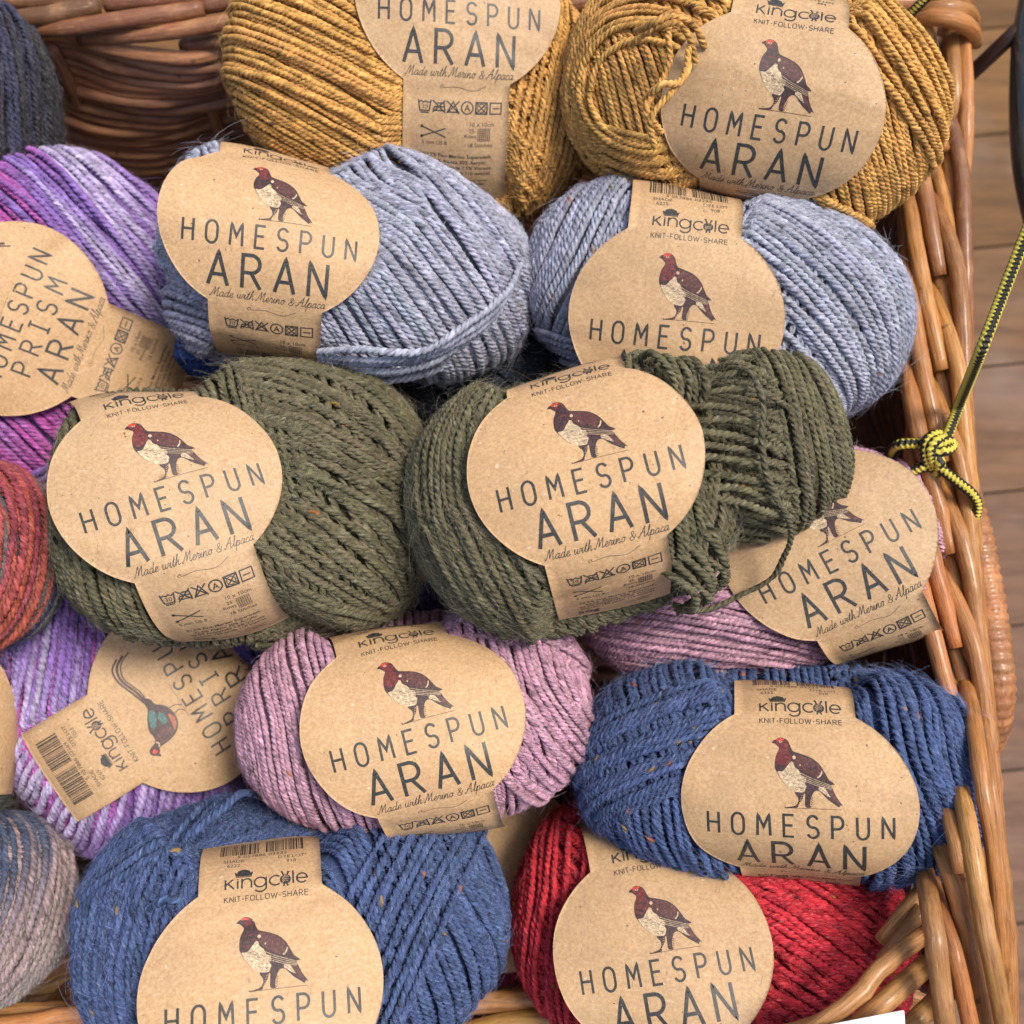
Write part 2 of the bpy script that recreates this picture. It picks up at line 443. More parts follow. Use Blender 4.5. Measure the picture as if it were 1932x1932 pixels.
# joined handwriting, x-height 1
SCRIPT = {
    'M': (1.75, [[(-.45, .35), (-.25, 0), (.1, .9), (.42, 2.0)], [(.42, 2.0), (.55, 1.2), (.52, .25)], [(.52, .25), (.9, 1.3), (1.25, 2.0)], [(1.25, 2.0), (1.22, .6), (1.32, .02), (1.75, .35)]]),
    'A': (1.6, [[(-.3, .35), (-.1, 0), (.4, .9), (1.0, 2.1)], [(1.0, 2.1), (1.0, .7), (1.15, .02), (1.55, .35)], [(.05, .75), (.6, .95), (1.25, .85)]]),
    'a': (1.1, [[(.78, .85), (.45, 1.0), (.10, .6), (.12, .12), (.42, .05), (.72, .5), (.82, .98)], [(.82, .98), (.74, .3), (.86, .02), (1.1, .3)]]),
    'd': (1.15, [[(.78, .85), (.45, 1.0), (.10, .6), (.12, .12), (.42, .05), (.74, .5), (.95, 2.0)], [(.95, 2.0), (.76, .3), (.88, .02), (1.15, .3)]]),
    'e': (.85, [[(-.02, .3), (.42, .5), (.62, .8), (.42, 1.0), (.12, .65), (.14, .15), (.42, .02), (.85, .32)]]),
    'w': (1.5, [[(0, .5), (.12, .95), (.10, .25), (.32, .02), (.6, .4), (.70, .95)], [(.70, .95), (.66, .25), (.90, .02), (1.15, .4), (1.2, .98), (1.5, .85)]]),
    'i': (.6, [[(-.02, .3), (.22, .98), (.16, .25), (.32, .02), (.6, .3)], [(.33, 1.40), (.37, 1.48)]]),
    't': (.65, [[(-.02, .3), (.40, 1.7), (.20, .3), (.36, .02), (.65, .3)], [(.02, 1.15), (.62, 1.2)]]),
    'h': (1.1, [[(-.02, .3), (.40, 1.5), (.45, 2.05), (.28, 1.8), (.08, 0)], [(.08, 0), (.40, .85), (.66, .92), (.64, .3), (.78, .02), (1.1, .3)]]),
    'r': (.8, [[(-.02, .3), (.22, 1.1), (.36, .9), (.62, .92)], [(.62, .92), (.46, .3), (.58, .02), (.8, .3)]]),
    'n': (1.1, [[(-.02, .4), (.14, .98), (.06, 0)], [(.06, 0), (.40, .85), (.66, .92), (.64, .3), (.78, .02), (1.1, .3)]]),
    'o': (.95, [[(.55, .98), (.2, .85), (.1, .35), (.35, .02), (.68, .3), (.66, .85), (.5, .98), (.62, .75), (.98, .85)]]),
    'l': (.65, [[(-.02, .3), (.40, 1.4), (.42, 2.05), (.26, 1.8), (.18, .3), (.36, .02), (.65, .3)]]),
    'p': (1.0, [[(-.02, .4), (.18, 1.0), (-.06, -.9)], [(.10, .2), (.35, .92), (.72, .85), (.66, .2), (.36, .02), (.18, .15)], [(.5, .03), (1.0, .3)]]),
    'c': (.8, [[(.68, .8), (.42, 1.0), (.10, .6), (.14, .12), (.42, .02), (.8, .32)]]),
    '&': (1.3, [[(1.15, .25), (.9, .0), (.4, -.02), (.1, .35), (.5, .8), (.85, 1.3), (.6, 1.6), (.3, 1.35), (.5, .9), (.95, .35), (1.25, .9)]]),
    ' ': (.75, []),
}
def script_line(fl, text, cx, cy, xh, width, wt):
    tot = sum(SCRIPT[c][0] for c in text); k = width / (tot * 1.0)
    x = cx - width / 2
    for c in text:
        for st in SCRIPT[c][1]:
            fl.ribbon([(x + (px + .30 * py) * k, cy + py * xh) for px, py in st], wt, smooth=True)
        x += SCRIPT[c][0] * k

def logo(fl, cx, cy, w):
    """lower-case geometric wordmark with a crown over 'in' and a ball of yarn for the 'o'"""
    k = w / 7.30; x0 = cx - w / 2; t = .155 * k
    P = lambda pts: [(x0 + a * k, cy + b * k) for a, b in pts]
    R = lambda pts: fl.ribbon(P(pts), t, step=.4)
    R([(.08, 0), (.08, 1.0)]); R([(.75, 1.0), (.10, .42)]); R([(.30, .58), (.85, 0)])                      # k
    R([(1.17, 0), (1.17, .80)]); R([(1.17, .88), (1.17, 1.0)])                                            # i
    R([(1.55, 0), (1.55, 1.0)]); R([(1.55, .55)] + arc(1.98, .55, .42, .42, 165, 0, 12) + [(2.40, 0)])     # n
    R(arc(3.18, .5, .52, .5, 0, 360, 26)); R([(3.72, 1.0), (3.72, -.05)] + arc(3.20, -.06, .52, .42, 0, -150, 14))   # g
    R(arc(4.55, .5, .52, .5, 45, 315, 20))                                                                # c
    fl.fill(P(arc(5.45, .5, .50, .50, 0, 350, 24)))                                                       # o: yarn ball
    for a in (-.30, -.12, .08, .26):
        fl.ribbon(P([(5.10 + abs(a) * .3, .45 + a), (5.40, .66 + a * .9), (5.78 - abs(a) * .3, .62 + a)]), .05 * k, mat=1, smooth=True)
    R([(5.30, .95), (5.13, 1.35)]); R([(5.60, .95), (5.72, 1.28)])
    R([(5.35, .05), (5.28, -.22)]); R([(5.58, .05), (5.68, -.2)])
    fl.fill(P(arc(5.12, 1.36, .12, .09, 0, 330, 8))); fl.fill(P(arc(5.73, 1.30, .12, .09, 0, 330, 8)))
    R([(6.15, 0), (6.15, 1.4)])                                                                           # l
    R([(6.50, .5), (7.42, .5)] + arc(6.95, .5, .47, .5, 10, 318, 22))                                      # e
    fl.ribbon(P([(1.02, 1.20), (2.42, 1.20)]), .08 * k)
    fl.fill(P([(1.0, 1.28), (2.42, 1.28), (2.56, 1.78), (2.34, 1.66), (2.22, 1.92), (2.06, 1.64), (1.90, 1.66), (1.72, 2.12), (1.54, 1.66), (1.38, 1.64),
               (1.22, 1.92), (1.10, 1.66), (.86, 1.78)]))

def care_symbols(fl, cx, cy, h, w):
    k = h; st = .11 * h
    xs = [cx - w / 2 + w * (i + .5) / 6 for i in range(6)]
    R = lambda i, pts, ww=1.0, **kw: fl.ribbon([(xs[i] + a * k, cy + b * k) for a, b in pts], st * ww, step=.4, **kw)
    R(0, [(-.55, .5), (-.40, -.38), (.40, -.38), (.55, .5)]); R(0, [(-.50, .28), (-.3, .40), (-.1, .26), (.1, .40), (.3, .26), (.50, .36)]); R(0, [(-.36, -.54), (.36, -.54)])
    fl.text('30', xs[0], cy - .24 * h, .42 * h)
    R(1, [(-.50, -.32), (.52, -.32), (.45, .28), (-.15, .28)]); R(1, [(-.50, -.32), (-.35, -.02), (.48, -.02)]); R(1, [(-.55, .5), (.55, -.5)]); R(1, [(-.55, -.5), (.55, .5)])
    R(2, [(-.48, -.4), (0, .45), (.48, -.4), (-.48, -.4)]); R(2, [(-.55, .5), (.55, -.5)]); R(2, [(-.55, -.5), (.55, .5)])
    R(3, arc(0, 0, .50, .50, 0, 360, 26)); fl.text('A', xs[3], cy - .27 * h, .55 * h, bold=.01 * h)
    R(4, [(-.48, -.46), (.48, -.46), (.48, .46), (-.48, .46)], 1.2, closed=True); R(4, arc(0, 0, .34, .34, 0, 360, 20), .6); R(4, [(-.46, -.44), (.46, .44)], .9); R(4, [(-.46, .44), (.46, -.44)], .9)
    R(5, [(-.48, -.46), (.48, -.46), (.48, .46), (-.48, .46)], closed=True); R(5, [(-.28, 0), (.28, 0)])

def barcode(fl, cx, y0, w, h, seed):
    r = random.Random(seed); x = 0.0
    while x < w:
        b = r.choice((.22, .22, .35, .5)); 
        if abs(x - w / 2) > .8: fl.ribbon([(cx - w / 2 + x, y0), (cx - w / 2 + x, y0 + h)], b, step=1.0)
        x += b + r.choice((.22, .3, .45))

# the red grouse, traced as filled shapes: unit = mm, feet line at y 0, x 0 mid-body
def _bird_pts(pts):
    out = []
    ca, sa = math.cos(math.radians(10.8)), math.sin(math.radians(10.8))
    for x, y in pts:
        a, b = (x - 440) * .0304, -(y - 775) * .0304
        out.append(((a * ca + b * sa) * 1.02, (-a * sa + b * ca) * 1.18))
    return out
def grouse(fl, cx, cy):
    B = lambda pts, mat, sm=True: fl.fill([(cx + a, cy + b) for a, b in _bird_pts(pts)], mat, smooth=sm, dt=1.6, ds=8, n=4)
    L = lambda pts, w, mat, sm=True: fl.ribbon([(cx + a, cy + b) for a, b in _bird_pts(pts)], w, mat, smooth=sm)
    BR, MA, RE, CR, MI, DK = 0, 1, 2, 3, 4, 5
    B([(48, 268), (62, 246), (85, 232), (104, 212), (130, 203), (160, 203), (195, 212), (222, 235), (245, 270), (275, 300), (330, 306), (405, 312), (480, 327), (555, 366), (615, 425), (655, 468), (700, 488),
       (722, 503), (690, 514), (712, 548), (760, 608), (828, 664), (805, 662), (790, 684), (755, 672), (690, 648), (640, 622), (590, 592), (552, 592), (530, 612), (516, 645), (508, 690), (512, 735), (520, 750),
       (470, 752), (455, 690), (450, 645), (436, 645), (430, 690), (402, 745), (395, 772), (350, 792), (285, 806), (272, 806), (300, 792), (368, 764), (392, 725), (384, 688), (352, 662), (338, 640), (270, 622), (200, 573), (150, 522), (118, 482),
       (108, 420), (112, 365), (130, 318), (128, 296), (108, 284), (82, 270)], BR)
    B([(130, 300), (150, 290), (215, 300), (262, 335), (270, 370), (240, 420), (190, 455), (140, 450), (116, 420), (116, 370), (132, 330)], MA)      # breast
    B([(105, 216), (135, 208), (175, 212), (210, 240), (230, 275), (215, 295), (160, 292), (130, 285), (100, 262), (90, 240)], MA)                     # face
    B([(88, 232), (108, 214), (140, 207), (168, 214), (152, 228), (120, 240), (98, 244)], RE)                                                         # wattle
    B([(118, 241), (135, 232), (155, 236), (146, 247), (128, 249)], CR); B(arc(137, 240, 7, 6, 0, 320, 8), DK)
    B([(275, 325), (330, 318), (410, 325), (480, 340), (545, 375), (600, 425), (570, 440), (540, 470), (500, 478), (440, 460), (380, 445), (330, 420), (290, 385)], MI)   # back
    for r in range(5):
        for c in range(8):
            x, y = 300 + c * 33 + (r % 2) * 16, 335 + r * 26 + c * 4 + (c * c) * .55
            if y < 462: L([(x - 13, y - 5), (x, y + 6), (x + 13, y - 3)], .09, BR if (r + c) % 2 else MA)
    B([(268, 392), (290, 398), (304, 425), (325, 440), (352, 452), (378, 482), (395, 500), (425, 502), (442, 530), (432, 556), (450, 574), (444, 600), (432, 630), (380, 641), (320, 640), (262, 616), (205, 574),
       (158, 524), (150, 505), (200, 492), (236, 440)], CR)
    B(arc(291, 352, 17, 15, 0, 340, 10), CR); B([(354, 400), (366, 398), (366, 412), (356, 412)], CR)
    r = random.Random(4)
    for k in range(60):
        x, y = r.uniform(170, 428), r.uniform(480, 625)
        if 0.62 * (x - 150) + 505 > y and y > 640 - .95 * (x - 60) and y < 632: L([(x - 12, y - 4), (x, y + 5), (x + 13, y - 2)], .10, BR)
    for dy in (0, 20, 40, 58): L([(372, 472 + dy), (470, 492 + dy * .8), (580, 506 + dy * .75), (700, 520 + dy * .5)], .14, CR)
    for dy in (10, 30, 48): L([(385, 475 + dy), (480, 496 + dy * .8), (690, 522 + dy * .5)], .10, BR)
    B([(577, 410), (586, 420), (582, 448), (560, 478), (543, 476), (566, 450)], CR)
    B([(568, 562), (600, 548), (640, 560), (672, 590), (700, 612), (680, 616), (630, 600), (580, 582)], CR)
    for x, y in ((590, 566), (612, 572), (634, 582), (655, 595), (676, 606), (606, 588)): L([(x - 9, y - 3), (x, y + 5), (x + 9, y - 1)], .13, BR)
    B([(640, 560), (690, 555), (740, 605), (785, 648), (740, 640), (690, 610)], MI)
    for dy in range(5): L([(430 - dy * 6, 655 + dy * 22), (412 - dy * 4, 668 + dy * 22)], .10, CR)
    for dy in range(5): L([(512, 650 + dy * 20), (532, 662 + dy * 20)], .16, BR)
    L([(272, 806), (560, 748), (822, 700)], .13, BR, False)
    L([(268, 798), (285, 806)], .3, BR, False)

def pheasant(fl, cx, cy):
    """side view facing left, long tail sweeping up to the right; unit mm, feet at y 0"""
    B = lambda pts, mat: fl.fill([(cx + a * 1.12, cy + b * 1.3) for a, b in pts], mat, smooth=True, dt=1.6, ds=8, n=4)
    L = lambda pts, w, mat: fl.ribbon([(cx + a * 1.12, cy + b * 1.3) for a, b in pts], w, mat, smooth=True)
    B([(-9.6, 13.0), (-8.8, 14.0), (-7.6, 14.4), (-6.4, 13.8), (-5.6, 12.0), (-4.2, 11.2), (-1.0, 11.4), (2.5, 10.2), (5.0, 8.8), (7.2, 8.6), (8.8, 7.6), (7.6, 6.6), (5.6, 6.2), (4.2, 4.8), (2.2, 3.6), (-1.0, 3.0), (-4.4, 3.8), (-6.6, 6.0), (-7.4, 8.8), (-7.6, 11.2), (-8.8, 11.8)], 0)
    B([(-6.9, 10.8), (-5.2, 11.0), (-3.2, 9.6), (-2.8, 7.2), (-4.4, 5.4), (-6.2, 6.6), (-7.0, 8.8)], 4)
    B([(-2.4, 10.6), (1.2, 10.2), (4.4, 8.6), (3.4, 7.4), (.2, 8.4)], 6)
    B([(-1.8, 7.2), (.8, 7.6), (2.4, 6.4), (.6, 5.4), (-1.4, 5.8)], 6)
    B([(-5.6, 5.4), (-2.6, 5.0), (.4, 4.6), (-1.2, 3.6), (-3.8, 4.0)], 7)
    B([(-8.9, 13.2), (-7.8, 13.7), (-7.2, 12.8), (-8.2, 12.3)], 2); B([(-9.6, 13.0), (-10.4, 12.2), (-8.9, 12.2)], 0)
    L([(-7.3, 11.3), (-6.3, 10.9), (-5.5, 11.4)], .45, 3)
    for r in range(4):
        for c in range(6): L([(-5 + c * 1.5 + r * .4, 9.6 - r * 1.2 - c * .18), (-4.5 + c * 1.5 + r * .4, 9.2 - r * 1.2 - c * .18), (-4.0 + c * 1.5 + r * .4, 9.6 - r * 1.2 - c * .18)], .10, 5 if (r + c) % 2 else 1)
    for off, w in ((0, .9), (.9, .7), (-.8, .5)):
        L([(7.0, 8.0 + off * .4), (12, 8.8 + off), (18, 10.6 + off), (22.5, 9.8 + off * 1.6), (25.0, 6.6 + off * 2.2)], w, 0)
    for k in range(12): L([(8.5 + k * .95, 8.0 + k * .16), (8.5 + k * .95, 9.3 + k * .18)], .16, 4)
    L([(-.6, 3.2), (-.2, 1.4), (-1.6, .1)], .35, 0); L([(2.0, 3.6), (1.8, 1.6), (.6, .1)], .35, 0)
    L([(-4, 0), (9, .1)], .13, 0)

ARTCACHE = {}
def artwork(kind, shade, lot):
    """the printed pieces of one paper band: name -> flat mesh"""
    key = (kind, shade, lot)
    if key in ARTCACHE: return ARTCACHE[key]
    H0 = -6.5                                             # middle of the first big line, from the oval's centre
    mark = Flat(); logo(mark, 1.5, 31.0, 25.5); caps_line(mark, 'KNiT.FOLLOW.SHARE', 1.8, 26.6, 1.75, 26.0, .24, 1.15)
    ink = Flat()
    if kind == 'aran':
        caps_line(ink, 'HOMESPUN', 0.4, H0 - 3.7, 7.4, 57.5, .84, .80)
        caps_line(ink, 'ARAN', 0.4, H0 - 12.1 - 5.6, 11.3, 39.5, 1.25, .90)
    else:
        caps_line(ink, 'HOMESPUN', 1.0, H0 + 2.0, 7.0, 53.0, .8, .9)
        caps_line(ink, 'PRISM', 1.0, H0 - 7.2, 7.0, 38.0, .8, .95)
        caps_line(ink, 'ARAN', 1.0, H0 - 17.4, 8.4, 36.0, 1.0, 1.05)
    made_y = H0 - 21.8
    script_line(ink, 'Made with Merino & Alpaca', 1.0, made_y, 1.7, 38.5, .20)
    ink.ribbon([(-5.5, made_y - 4.0), (-6.0, made_y - 3.3), (-5.0, made_y - 2.9), (-4.6, made_y - 3.7), (0, made_y - 3.3), (6, made_y - 4.4), (10.5, made_y - 2.6)], .15, smooth=True)
    care = Flat(); care_symbols(care, 1.5, H0 - 32.0, 4.2, 31.0)
    y = H0 - 41
    care.ribbon([(-12, y + 1.7), (-3.5, y - 1.7)], .45); care.ribbon([(-12, y - 1.7), (-3.5, y + 1.5)], .45)
    care.fill(arc(-12.2, y + 1.8, .6, .6, 0, 330, 8)); care.fill(arc(-12.2, y - 1.8, .6, .6, 0, 330, 8))
    for i in range(7):
        a = i * .72
        care.ribbon([(8.4 + a, y - 2.6), (8.4 + a, y + 1.72)], .17); care.ribbon([(8.4, y - 2.6 + a), (12.72, y - 2.6 + a)], .17)
    small = Flat()
    small.text('10 x 10cm', 9.6, y + 2.6, 1.55); small.text('25', 6.1, y + .3, 1.45); small.text('Rows', 5.6, y - 1.6, 1.45)
    small.text('5 mm US 8', -7.6, y - 4.6, 1.5); small.text('18 Stitches', 9.2, y - 4.9, 1.5)
    y -= 9.4
    for i, s in enumerate(('22.5% Fine Merino Superwash', '22.5% Alpaca 30% Acrylic', '22.5% Polyamide 2.5% Viscose', 'Approx 120 yards 110 metres')):
        small.text(s, 1.0, y - i * 2.3, 1.5, bold=.02)
    small.text('50g', -9.0, y - 12.4, 3.8, bold=.12); small.text('In accordance', 8, y - 9.9, 1.2); small.text('with BS984', 8, y - 11.9, 1.2)
    code = Flat()
    code.text('SHADE', -8.6, 42.0, 1.55); code.text(shade, -8.6, 39.7, 1.55); code.text('DYE LOT', 9.8, 42.0, 1.55); code.text(lot, 9.8, 39.7, 1.55)
    code.text('5 057886 03' + shade[1:], 0.5, 44.4, 1.55, sx=1.15)
    barcode(code, 0.5, 46.4, 27, 9.5, int(shade) + 3)
    bird = Flat()
    if kind == 'aran': grouse(bird, 1.4, H0 + 5.9)
    else: pheasant(bird, -3.0, H0 + 10.0)
    ARTCACHE[key] = dict(brand_mark=mark.data(), lettering=ink.data(), care_symbols=care.data(), small_print=small.data(), barcode=code.data(), bird_print=bird.data())
    return ARTCACHE[key]

LAB_A, LAB_B, LAB_HW = 37.0, 35.0, 19.3
def label_outline(a=LAB_A, b=LAB_B, hw=LAB_HW, top=60.0, bot=-74.0):
    """a paper strip that widens to an oval over the front of the ball"""
    th = math.degrees(math.acos(hw / a))
    P = [(hw, top), (-hw, top)]
    P += arc(0, 0, a, b, 180 - th, 180 + th, 44)
    P += [(-hw, bot), (hw, bot)]
    P += arc(0, 0, a, b, -th, th, 44)
    return P
# ------------------------------------------------------------------ balls of yarn
NEXP = 2.35
def surf(u, S, NEXP=NEXP):
    """superellipsoid surface point and outward normal for unit directions u (N,3), semi-axes S (mm)"""
    q = np.sum(np.abs(u) ** NEXP, 1) ** (-1.0 / NEXP)
    p = u * q[:, None] * S
    n = nrm(np.sign(p) * (np.abs(p) / S) ** (NEXP - 1) / S)
    return p, n

class Profile:
    """cross-section of a ball (y,z) by arc length from the front, for the paper band"""
    def __init__(self, b, c, n=2.5):
        th = np.linspace(-math.pi * .95, math.pi * .95, 900)
        y = b * np.sign(np.sin(th)) * np.abs(np.sin(th)) ** (2 / n); z = c * np.sign(np.cos(th)) * np.abs(np.cos(th)) ** (2 / n)
        s = np.concatenate([[0], np.cumsum(np.hypot(np.diff(y), np.diff(z)))]); s -= np.interp(0, th, s)
        self.s, self.y, self.z = s, y, z
        self.ny = np.gradient(z, s) * -1; self.nz = np.gradient(y, s)
    def at(self, t):
        y = np.interp(t, self.s, self.y); z = np.interp(t, self.s, self.z)
        ny = np.interp(t, self.s, self.ny); nz = np.interp(t, self.s, self.nz)
        l = np.hypot(ny, nz); return y, z, ny / l, nz / l
    def t_of_y(self, y):
        k = np.abs(self.s) < 0.25 * (self.s[-1] - self.s[0])
        return float(np.interp(y, self.y[k], self.s[k]))

def vary(n, r, scale):
    """smooth random values, mean 0, about unit size, correlation length `scale` samples"""
    m = max(2, int(n / scale) + 3)
    return np.interp(np.linspace(0, m - 1.001, n), np.arange(m), r.normal(size=m))

def solid_colour(base, var=0.10, ply=0.08):
    base = np.array(base)
    def f(r, sid, L, u):
        c = base * (1 + var * r.normal() * .45) * np.ones((len(u), 3))
        c = c * (1 + 0.08 * vary(len(u), r, 14)[:, None] + 0.02 * r.normal(size=(1, 3)))
        # every ply is its own blend of dyed and paler fibre, drifting along the strand
        k = np.stack([1 + ply * r.normal() + .22 * vary(len(u), r, 6) + .11 * r.normal(size=len(u)) for _ in range(3)], 1)
        pale = np.stack([np.clip(.16 * vary(len(u), r, 4), 0, .5) for _ in range(3)], 1)[..., None]
        g = base * 1.45 + .035
        out = c[:, None, :] * k[..., None]; out = out * (1 - pale) + g * pale
        return np.clip(np.roll(np.repeat(out, 4, 1), -1, 1), 0.003, .9)
    return f

def prism_colour(palette, run=75.0, jump=.6):
    pal = np.array(palette)
    def f(r, sid, L, u):
        n = len(pal); x = (u + 400) / run + sid * .055 + jump * r.normal()
        i = np.floor(x).astype(int); t = np.clip((x - i - .5) / .7 + .5, 0, 1)[:, None]
        h = lambda k: pal[(k * 7919 + 13 * (k // 3)) % n]
        c = h(i) * (1 - t) + h(i + 1) * t
        c = c * (1 + 0.12 * vary(len(u), r, 10)[:, None])
        k = np.stack([1 + .12 * r.normal() + .16 * vary(len(u), r, 5) + .08 * r.normal(size=len(u)) for _ in range(3)], 1)
        return np.clip(np.roll(np.repeat(c[:, None, :] * k[..., None], 4, 1), -1, 1), 0.003, .9)
    return f

def image_dir(alpha, rot):
    a = math.radians(alpha - rot)
    return np.array([math.cos(a), -math.sin(a), 0.0])       # local frame, image y runs down

class Ball:
    def __init__(self, label, px, a, b, rot, h, c, colour, bundles, yarn=2.65, paper=None, flecks=None, nfleck=14, seed=1, loose=(), fuzz=1400, lift=4.6, fuzz_tint=1.25, pitch=0.0, core=(.1, .1, .1), lobes=(), nexp=NEXP):
        self.nexp = nexp
        self.r = np.random.default_rng(seed)
        d = D0 - h
        self.S = np.array([a * KPX * d, b * KPX * d, c]); self.rot = rot; self.yarn = yarn
        ro = math.radians(rot)
        self.O = W(px[0], px[1], h); ez = nrm(CAMPOS - self.O)           # the heap is laid out facing the customer
        ex = RIGHT * math.cos(ro) - UP * math.sin(ro); ex = nrm(ex - ez * (ex @ ez)); ey = np.cross(ez, ex)
        pi_ = math.radians(pitch); ey, ez = ey * math.cos(pi_) + ez * math.sin(pi_), ez * math.cos(pi_) - ey * math.sin(pi_)
        self.E = np.stack([ex, ey, ez])
        M = Matrix([[ex[i], ey[i], ez[i], self.O[i]] for i in range(3)] + [[0, 0, 0, 1]])
        self.root = tag(empty('yarn_ball', M), label, 'ball of yarn', 'balls of yarn heaped in the basket')
        self.colour = colour; self.T = Tubes(); self.sid = 0; self.fleckcols = flecks or []; self.nfleck = nfleck
        self.anchors = []; self.xf = None; self.pap = None
        if paper: self.prepare_paper(lift=lift, **paper)
        # inner core so that no gap shows through
        for q, bd in enumerate(bundles): self.bundle(*bd[:6], **{**(dict(jit=.5, gap=.93) if q == 0 else {}), **(bd[6] if len(bd) > 6 else {})})
        self.core(core)
        for lb in lobes: self.lobe(core, **lb)
        self.flecks()
        yarn_o = self.T.build('wound_yarn', WOOL, self.root, 0.001)
        for grp in loose: self.loose(grp)
        self.fuzz(fuzz, fuzz_tint)
        if paper: self.paper()

    def local(self, px, py, h):
        return self.E @ (W(px, py, h) - self.O) * 1000.0

    def core(self, col):
        n, m = 20, 36
        th = np.linspace(0.06, math.pi - .06, n); ph = np.linspace(0, 2 * math.pi, m, endpoint=False)
        u = np.stack([np.cos(th)[:, None] * np.ones(m), np.sin(th)[:, None] * np.cos(ph), np.sin(th)[:, None] * np.sin(ph)], -1).reshape(-1, 3)
        p, nn = surf(u, self.S, self.nexp); p = p - nn * (self.yarn * 1.25); p = self.under_paper(p, 4.5)
        if self.xf: p = p @ self.xf[0].T + self.xf[1]
        i = np.arange(n - 1)[:, None]; j = np.arange(m)[None, :]; j2 = (j + 1) % m
        F = np.stack([i * m + j, (i + 1) * m + j, (i + 1) * m + j2, i * m + j2], -1).reshape(-1, 4) + self.T.n
        self.T.V.append(p); self.T.F.append(F); self.T.UV.append(np.zeros((len(F) * 4, 2))); self.T.C.append(np.broadcast_to(np.array(col), (len(p), 3))); self.T.n += len(p)

    def strand(self, P, N, L, R=None, fuzz=True, clamp=True):
        r = self.r
        R = (R or self.yarn / 2) * (1 + .08 * r.normal())
        if self.xf: P = P @ self.xf[0].T + self.xf[1]; N = N @ self.xf[0].T
        if clamp: P = self.under_paper(P, R * .95)
        P, u, N = resample(P, 0.66 * self.yarn / 3.0, N); N = nrm(N)
        if len(P) < 8: return
        T = nrm(np.gradient(P, axis=0)); B = np.cross(T, N)
        P = P + B * (0.16 * vary(len(P), r, 9))[:, None] * self.yarn / 3 + N * (0.16 * vary(len(P), r, 12))[:, None]
        pitch = -8.2 * self.yarn / 3.0 * (1 + .06 * r.normal())
        psi = 2 * math.pi * u / pitch + r.uniform(0, 6.28) + 0.35 * vary(len(P), r, 16)
        Rv = R * (1 + .10 * vary(len(P), r, 8))
        c = self.colour(r, self.sid, u[-1], u)
        self.sid += 1
        off = r.uniform(0, 500)
        # the UV's v follows the twist, so that fibres run along each ply
        self.T.add(P, N, Rv, PLY, psi, c, vrand=off / 50.0, ucoord=u + off)
        if fuzz:
            k = np.arange(0, len(P), 3); k = k[~self.is_under(P[k])]; self.anchors.append(np.hstack([P[k] + N[k] * R * .8, N[k], T[k], c[k, 0, :]]))

    def bundle(self, kind, alpha, pt, lo, hi, lift, az=None, xlim=None, ylim=None, gap=1.0, miss=0.0, jit=1.0):
        r = self.r; S = self.S
        d = image_dir(alpha, self.rot); p = np.array([d[1], -d[0], 0.0])       # perpendicular, to the left of the strand's run
        z = np.array([0, 0, 1.0]); w = self.yarn * .93 * gap
        def circle(m, off):
            m = m / np.linalg.norm(m)
            e1 = np.cross(m, z if abs(m[2]) < .9 else np.array([1.0, 0, 0])); e1 /= np.linalg.norm(e1); e2 = np.cross(m, e1)
            th = np.linspace(0, 2 * math.pi, 260, endpoint=False)
            return m * off + math.sqrt(max(0, 1 - off * off)) * (np.cos(th)[:, None] * e1 + np.sin(th)[:, None] * e2)
        paths = []
        if kind == 'par':
            a = math.radians(pt); m = nrm((math.cos(a) * p + math.sin(a) * z) )
            reach = float(np.linalg.norm(m * S))
            lat = math.radians(lo); 
            while lat < math.radians(hi):
                paths.append(circle(m + jit * .020 * r.normal(size=3), math.sin(lat)))
                # keep the spacing even along the surface
                tang = nrm(np.cross(m, [m[1], -m[0], 0]) if abs(m[2]) < .99 else np.array([1.0, 0, 0]))
                rad = math.sqrt((math.cos(lat) * reach) ** 2 + (math.sin(lat) * S[2]) ** 2)
                lat += w / max(rad, 12) * (1 + .10 * r.normal() * jit)
        else:
            q = d / np.linalg.norm(d); reach = (np.linalg.norm(p * S) + S[2]) / 2
            be = math.radians(lo)
            while be < math.radians(hi):
                m = math.cos(be) * p + math.sin(be) * z
                a = math.radians(pt); m = nrm(m + math.sin(a) * q)
                paths.append(circle(m + jit * .016 * r.normal(size=3), 0.0)); be += w / reach * (1 + .10 * r.normal() * jit)
        nP = len(paths); base = r.normal(size=(3, 4)); 
        for i, u in enumerate(paths):
            if r.random() < miss: continue
            k = int(np.argmin(u[:, 2])); u = np.roll(u, -k, 0)
            P, N = surf(u, S, self.nexp)
            ok = P[:, 2] > -0.45 * S[2]
            if xlim: ok &= (P[:, 0] > xlim[0] * S[0]) & (P[:, 0] < xlim[1] * S[0])
            if ylim: ok &= (P[:, 1] > ylim[0] * S[1]) & (P[:, 1] < ylim[1] * S[1])
            idx = np.flatnonzero(ok)
            if len(idx) < 6: continue
            runs = np.split(idx, np.flatnonzero(np.diff(idx) > 1) + 1)
            for run in runs:
                if len(run) < 6: continue
                Pr, Nr = P[run], N[run]
                t = np.linspace(0, 1, len(run)); x = i / max(1, nP)
                wob = (np.sin(9 * x + 5 * t + base[0, 0]) * .5 + np.sin(23 * x + 3.1 * t + base[0, 1]) * .3) * .9
                lf = lift + (np.sin(17 * x + 4.0 * t + base[1, 0]) * .30 + np.sin(41 * x + 2 * t + base[1, 1]) * .22 + .38 * r.normal()) * jit
                wob = wob + .30 * vary(len(run), r, 40) * jit
                T = nrm(np.gradient(Pr, axis=0)); B = np.cross(T, Nr)
                Pr = Pr + Nr * np.broadcast_to(lf, (len(run),))[:, None] + B * wob[:, None]
                self.strand(Pr, Nr, None)

